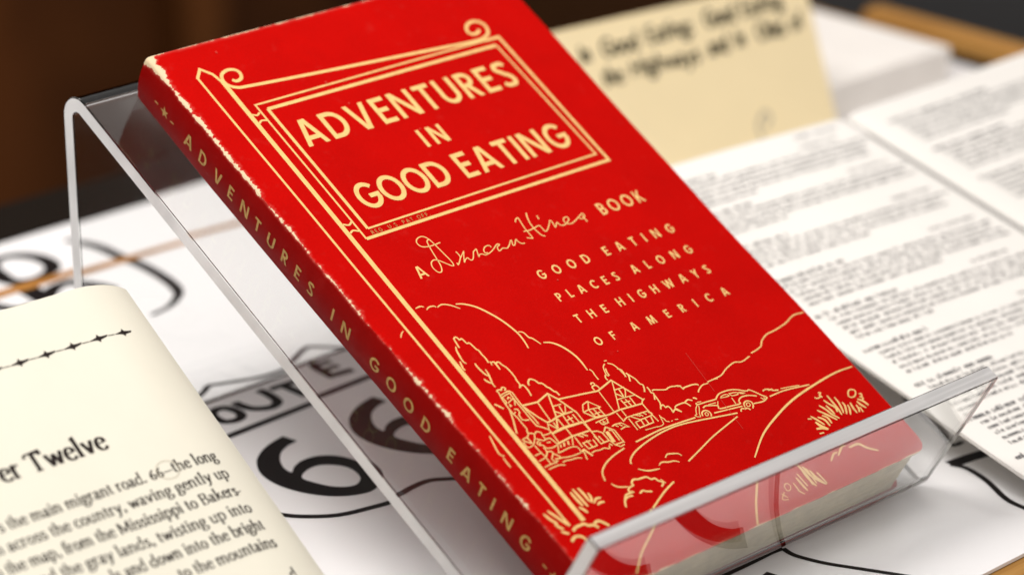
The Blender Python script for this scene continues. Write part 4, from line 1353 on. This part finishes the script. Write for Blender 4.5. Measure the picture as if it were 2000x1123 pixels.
pr = Printer()
slant = lambda k, y: (lambda a, b: (a + (b - y) * k, b))
caps(pr, 'ADVENTURES', 23.2, 101.0, 151.5, 9.5, 0.152)
caps(pr, 'IN', 56.8, 65.3, 140.2, 6.4, 0.175)
caps(pr, 'GOOD', 24.5, 56.2, 126.5, 9.1, 0.156)
caps(pr, 'EATING', 60.6, 101.0, 126.5, 9.1, 0.156)
caps(pr, 'A', 23.4, 26.6, 101.3, 4.0, 0.15)
caps(pr, 'BOOK', 90.6, 107.4, 101.5, 4.2, 0.15)
caps(pr, 'GOOD', 56.5, 75.3, 88.8, 3.1, 0.17)
caps(pr, 'EATING', 81.2, 108.0, 88.9, 3.1, 0.17)
caps(pr, 'PLACES', 56.5, 79.2, 80.6, 2.9, 0.17)
caps(pr, 'ALONG', 84.6, 107.8, 80.7, 2.9, 0.17)
caps(pr, 'THE', 56.5, 67.9, 72.5, 2.9, 0.17)
caps(pr, 'HIGHWAYS', 72.3, 107.7, 72.8, 2.9, 0.17)
caps(pr, 'OF', 56.3, 63.8, 64.1, 2.8, 0.17)
caps(pr, 'AMERICA', 70.1, 107.4, 64.4, 2.8, 0.17)
pr.build('title_lettering', M['gold'], front, cover_surf)
pr = Printer()
for w_, x_ in (('REG.', 20.6), ('U.S.', 26.4), ('PAT.', 31.4), ('OFF.', 36.6)):
    caps(pr, w_, x_, x_ + (4.3 if w_ != 'U.S.' else 3.6), 119.0, 1.25, 0.10)
pr.build('small_print', M['dull_gold'], front, cover_surf)


# --- print on the spine: reads downwards, letter tops towards the cover
def spine_surf(x, y, l):
    k = 0
    while k < len(YS) - 2 and YS[k + 1] < x:
        k += 1
    f = (x - YS[k]) / (YS[k + 1] - YS[k])
    p = spine_point(YS[k], y).lerp(spine_point(YS[k + 1], y), f)      # same facets as the spine itself
    return ((p.x - l * 1000) * .001, x * .001, p.z * .001)


pr = Printer()
for ch, yc in (('A', 170.5), ('D', 163.7), ('V', 156.6), ('E', 150.6), ('N', 144.4), ('T', 138.4), ('U', 132.3), ('R', 126.2), ('E', 120.4), ('S', 114.6),
               ('I', 105.1), ('N', 99.3), ('G', 86.9), ('O', 79.8), ('O', 72.4), ('D', 65.2), ('E', 54.8), ('A', 48.5), ('T', 42.6), ('I', 37.8), ('N', 32.1), ('G', 24.7)):
    w, items = cap_glyph(ch, 0.165)
    hg = 4.5
    draw_glyph(pr, items, 0, 0, hg, 0.165, lambda a, b, yc=yc, w=w: (yc - (a - w * hg / 2), 10.6 - b))
for yc in (182.0, 13.0):
    star = [(yc + (1.9 if k % 2 == 0 else 0.75) * math.cos(math.pi * k / 5), 8.6 + (1.9 if k % 2 == 0 else 0.75) * math.sin(math.pi * k / 5)) for k in range(10)]
    pr.poly(star)
    for s in (-1, 1):
        pr.ribbon([(yc + s * 3.1, 8.6 + s * -0.2), (yc + s * 4.6, 8.5)], 0.5)
pr.build('spine_lettering', M['dull_gold'], spine, spine_surf, 0.00011)

# ================================================================== the open novel, lower left
NOV = thing('open_novel', 'open cream-paged novel at Chapter Twelve, tilted at the lower left', 'book',
            tilted((-0.09981, 0.71911, 0.06953), 41.2, 32))
NW = 0.128                                   # page width


def page_curve(s):
    """s metres from the fore edge towards the gutter -> (x, z); the fore edge rolls downwards"""
    r_, a1 = 0.030, R(41)
    if s < r_ * a1:
        a = a1 - s / r_
        return (-0.0150 + r_ * math.sin(a), -r_ * (1 - math.cos(a)))
    x = -0.0150 - (s - r_ * a1)
    z = -0.00002 * ((s * 1000 - 20) / 40) ** 2
    g = max(0, (s - (NW - 0.022)) / 0.022)
    return (x, z - 0.008 * g ** 2.2)


def page_block(name, x_flip, off, depth_, y0, y1, m, parent, nseg=60):
    v, f = [], []
    prof = []
    for i in range(nseg + 1):
        s = NW * i / nseg
        x, z = page_curve(s)
        x2, z2 = page_curve(min(NW, s + 1e-4)); x3, z3 = page_curve(max(0, s - 1e-4))
        d = Vector((x2 - x3, z2 - z3)).normalized()
        nrm = Vector((d.y, -d.x))
        if nrm.y < 0: nrm = -nrm
        prof.append(((x - nrm.x * off, z - nrm.y * off), (x - nrm.x * (off + depth_), z - nrm.y * (off + depth_))))
    for y in (y0, y1):
        for k in (0, 1):
            for p_ in prof:
                x = p_[k][0]
                if x_flip: x = -2 * (NW + 0.0005) + 0.0 - x
                v.append((x, y, p_[k][1]))
    q = len(prof)
    for i in range(q - 1):
        f.append((i, i + 1, 2 * q + i + 1, 2 * q + i))
        f.append((q + i + 1, q + i, 3 * q + i, 3 * q + i + 1))
        f.append((i + 1, i, q + i, q + i + 1))
        f.append((2 * q + i, 2 * q + i + 1, 3 * q + i + 1, 3 * q + i))
    for i in (0, q - 1):
        f.append((i, 2 * q + i, 3 * q + i, q + i) if i == 0 else (i, q + i, 3 * q + i, 2 * q + i))
    o = mesh_obj(name, v, f, m, parent)
    bm = bmesh.new(); bm.from_mesh(o.data); bmesh.ops.recalc_face_normals(bm, faces=bm.faces); bm.to_mesh(o.data); bm.free()
    o.data.polygons.foreach_set('use_smooth', [True] * len(o.data.polygons))
    o.data.set_sharp_from_angle(angle=R(30))
    return o


YB = -0.168
page = page_block('right_page', False, 0.0, 0.0002, YB, 0.0022, M['novel_paper'], NOV)
page_block('left_page', True, 0.0, 0.0002, YB, 0.0022, M['novel_paper'], NOV)
page_block('page_block', False, 0.0004, 0.009, YB + 0.0005, 0.0018, M['novel_edge'], NOV)
page_block('page_block', True, 0.0004, 0.006, YB + 0.0005, 0.0018, M['novel_edge'], NOV)


def novel_surf(x, y, l):
    """x mm left of the fore edge (negative)"""
    xx = x * .001
    lo, hi = 0.0, NW
    for _ in range(40):
        mid = (lo + hi) / 2
        if page_curve(mid)[0] > xx: lo = mid
        else: hi = mid
    px, pz = page_curve(lo)
    return (px, y * .001, pz + l)


pr = Printer()
EM, TK, TN = 4.7, 0.112, 0.042
typeset(pr, 's the main migrant road. 66_the long', -69.6, -5.9, -57.2, EM, TK, TN)
typeset(pr, 'h across the country, waving gently up', -73.6, -5.9, -62.8, EM, TK, TN)
typeset(pr, 'on the map, from the Mississippi to Bakers-', -79.0, -5.6, -68.4, EM, TK, TN)
typeset(pr, 'nd the gray lands, twisting up into', -67.6, -6.2, -74.0, EM, TK, TN)
typeset(pr, 'ls and down into the bright', -51.0, -6.0, -79.6, EM, TK, TN)
typeset(pr, 'to the mountains', -35.2, -6.0, -85.2, EM, TK, TN)
typeset(pr, 'd', -8.4, None, -95.2, EM, TK, TN)
pr.build('body_text', M['novel_ink'], page, novel_surf, 0.00009)
pr = Printer()
typeset(pr, 'er Twelve', -61.6, -31.2, -44.8, 8.2, 0.135, 0.042)
pr.build('chapter_heading', M['novel_ink'], page, novel_surf, 0.00009)
pr = Printer()
for k in range(11):
    x = -8.2 - 7.75 * k
    y = -14.1
    pr.poly([(x - 3.1, y - .08), (x - 1.1, y + .34), (x - .45, y + .55), (x, y + 1.35), (x + .45, y + .55), (x + 1.1, y + .42), (x + 2.9, y + .42),
             (x + 2.5, y - .05), (x + 1.1, y - .35), (x + .45, y - .5), (x, y - 1.2), (x - .45, y - .5), (x - 1.1, y - .3)])
    pr.ribbon([(x - 4.9, y + .05), (x - 3.0, y - .02)], 0.2)
pr.build('ornament_row', M['novel_ink'], page, novel_surf, 0.00009)
# faint pencil ring round the number
pr = Printer()
pr.ribbon([(-21.0 + 3.1 * math.cos(math.tau * i / 28), -55.9 + 2.7 * math.sin(math.tau * i / 28)) for i in range(28)], 0.13, True)
pr.build('pencil_ring', M['card_mark'], page, novel_surf, 0.00015)

# ================================================================== the open booklet, right
BKL = thing('open_booklet', 'open white booklet with dense lines of small grey print, right of the red paperback', 'booklet',
            tilted((0.125397, 0.746817, 0.012), 39, 11))


def booklet_z(x):
    d = x - 104.3
    g = -1.8 * math.exp(-(d / 3.0) ** 2)
    return g + (0.055 * d if d > 0 else 0) + 0.5 * math.sin(x * 0.03)


def leaf_mesh(name, x0, x1, y0, y1, zoff, thick, m, parent, zf=booklet_z, nx=48):
    v, f = [], []
    for y in (y0, y1):
        for k in (0, 1):
            for i in range(nx + 1):
                x = x0 + (x1 - x0) * i / nx
                v.append((x * .001, y * .001, (zf(x) + zoff - thick * k) * .001))
    q = nx + 1
    for i in range(nx):
        f.append((i, i + 1, 2 * q + i + 1, 2 * q + i))
        f.append((q + i + 1, q + i, 3 * q + i, 3 * q + i + 1))
        f.append((i + 1, i, q + i, q + i + 1))
        f.append((2 * q + i, 2 * q + i + 1, 3 * q + i + 1, 3 * q + i))
    f.append((0, 2 * q, 3 * q, q)); f.append((nx, q + nx, 3 * q + nx, 2 * q + nx))
    o = mesh_obj(name, v, f, m, parent)
    bm = bmesh.new(); bm.from_mesh(o.data); bmesh.ops.recalc_face_normals(bm, faces=bm.faces); bm.to_mesh(o.data); bm.free()
    o.data.polygons.foreach_set('use_smooth', [True] * len(o.data.polygons))
    o.data.set_sharp_from_angle(angle=R(30))
    return o


lp = leaf_mesh('left_page', 0, 102.9, -52, 157.0, 0, 1.1, M['booklet_paper'], BKL)
rp = leaf_mesh('right_page', 105.4, 208, -52, 158.5, 0, 1.1, M['booklet_paper'], BKL)
leaf_mesh('cover_sheet', 40.0, 190, -48, 150, -4.2, 0.6, M['booklet_cover'], BKL, zf=lambda x: 0.045 * max(0, x - 104.3))


def scribble(pr, x, y, length, xh, w, rnd):
    """one line of unreadably small print: words of little ticks and bows"""
    end = x + length
    while x < end - 1:
        nl = rnd.randint(2, 9)
        for _ in range(nl):
            if x > end: break
            k = rnd.random()
            hgt = xh * (1.55 if k < .22 else 1.0)
            pr.ribbon([(x, y), (x, y + hgt)], w)
            if k > .35:
                pr.ribbon([(x + w * .4, y + xh * .9), (x + xh * .55, y + xh * .92)], w * .8)
            if k > .55:
                pr.ribbon([(x + xh * .6, y), (x + xh * .6, y + xh * .95)], w)
            if .2 < k < .5:
                pr.ribbon([(x + w * .4, y + xh * .08), (x + xh * .5, y + xh * .08)], w * .8)
            x += xh * rnd.uniform(.82, 1.1)
        x += xh * 0.85


def booklet_surf(x, y, l):
    return (x * .001, y * .001, booklet_z(x) * .001 + l)


rnd = random.Random(21)
pr = Printer()
heads = [145.4, 126.5, 107.0, 87.5, 67.5, 47.2, 27.0, 7.0, -13.0, -33.0]
for i, hy in enumerate(heads):
    x = 5.0 + rnd.uniform(-.6, .6)
    scribble(pr, x, hy, rnd.uniform(22, 36), 1.35, 0.42, rnd)
    scribble(pr, rnd.uniform(70, 78), hy + 1.4, rnd.uniform(14, 19), 1.15, 0.25, rnd)
    nl = rnd.choice((4, 5, 5))
    for k in range(nl):
        ln = rnd.uniform(84, 90) if k < nl - 1 else rnd.uniform(24, 62)
        scribble(pr, 8.5, hy - 2.75 * (k + 1), ln, 1.12, 0.30, rnd)
scribble(pr, 76, 152.2, 18, 1.2, 0.3, rnd)
pr.build('small_print', M['booklet_ink'], lp, booklet_surf, 0.00012)
pr = Printer()
for i, hy in enumerate([146.5, 126, 105, 84, 62, 40, 18]):
    scribble(pr, 113.5, hy, rnd.uniform(30, 50), 1.35, 0.42, rnd)
    for k in range(5):
        scribble(pr, 115.5, hy - 2.75 * (k + 1), rnd.uniform(70, 80) if k < 4 else 40, 1.12, 0.31, rnd)
pr.build('small_print', M['booklet_ink'], rp, booklet_surf, 0.00012)

# ================================================================== the caption card and the paper stack
CARD = thing('caption_card', 'cream caption card with bold black lines, leaning upright behind the booklet', 'card',
             tilted((0.118874, 1.033676, 0.0), 37, 67))
cb = bevel_box('card_board', (-0.190, 0.0001, 0.0, 0.0593, -0.0009, 0.0), M['card'], CARD, bev=0.0002)
pr = Printer()
wide = dict(serif=False)
typeset(pr, 'in', -105.4, -100.6, 46.6, 8.6, 0.15, 0.12, **wide)
typeset(pr, 'Good', -96.1, -79.3, 47.2, 8.6, 0.15, 0.12, **wide)
typeset(pr, 'Eating:', -76.0, -54.5, 48.2, 8.6, 0.15, 0.12, **wide)
typeset(pr, 'Good', -49.3, -34.8, 49.2, 8.6, 0.15, 0.12, **wide)
typeset(pr, 'Eating', -32.2, -12.3, 49.9, 8.6, 0.15, 0.12, **wide)
typeset(pr, 'the', -98.1, -89.3, 37.3, 8.4, 0.15, 0.12, **wide)
typeset(pr, 'Highways', -85.9, -54.5, 38.1, 8.4, 0.15, 0.12, **wide)
typeset(pr, 'and', -50.2, -40.8, 39.2, 8.4, 0.15, 0.12, **wide)
typeset(pr, 'in', -37.3, -33.0, 39.8, 8.4, 0.15, 0.12, **wide)
typeset(pr, 'Cities', -27.4, -14.1, 40.4, 8.4, 0.15, 0.12, **wide)
typeset(pr, 'of', -10.8, -5.8, 41.0, 8.4, 0.15, 0.12, **wide)
pr.build('caption_text', M['card_ink'], cb, plane_surf, 0.0001)
pr = Printer()
pr.ribbon(smooth_line([(-35.5, 6.5), (-36.5, 10.5), (-34.2, 14.0), (-31.6, 15.2), (-30.0, 13.0), (-31.4, 10.8), (-33.2, 10.4)], 4), 1.3)
pr.build('small_mark', M['card_mark'], cb, plane_surf, 0.0001)

ST = thing('paper_stack', 'low white stack of paper beyond the cream card, beside the wooden rail', 'paper stack',
           frame(U * 0.80 + H * 0.678, U, H, Z))
rnd = random.Random(4)
for k in range(6):
    dx, dy = rnd.uniform(-.0003, .0003), rnd.uniform(-.0003, .0003)
    bevel_box('paper_sheaf', (-0.012 + dx, 0.0745 + dx, 0.0 + dy, 0.107 + dy, 0.0001 + k * 0.00242, 0.0025 + k * 0.00242), M['white_stack'], ST, bev=0.0003)
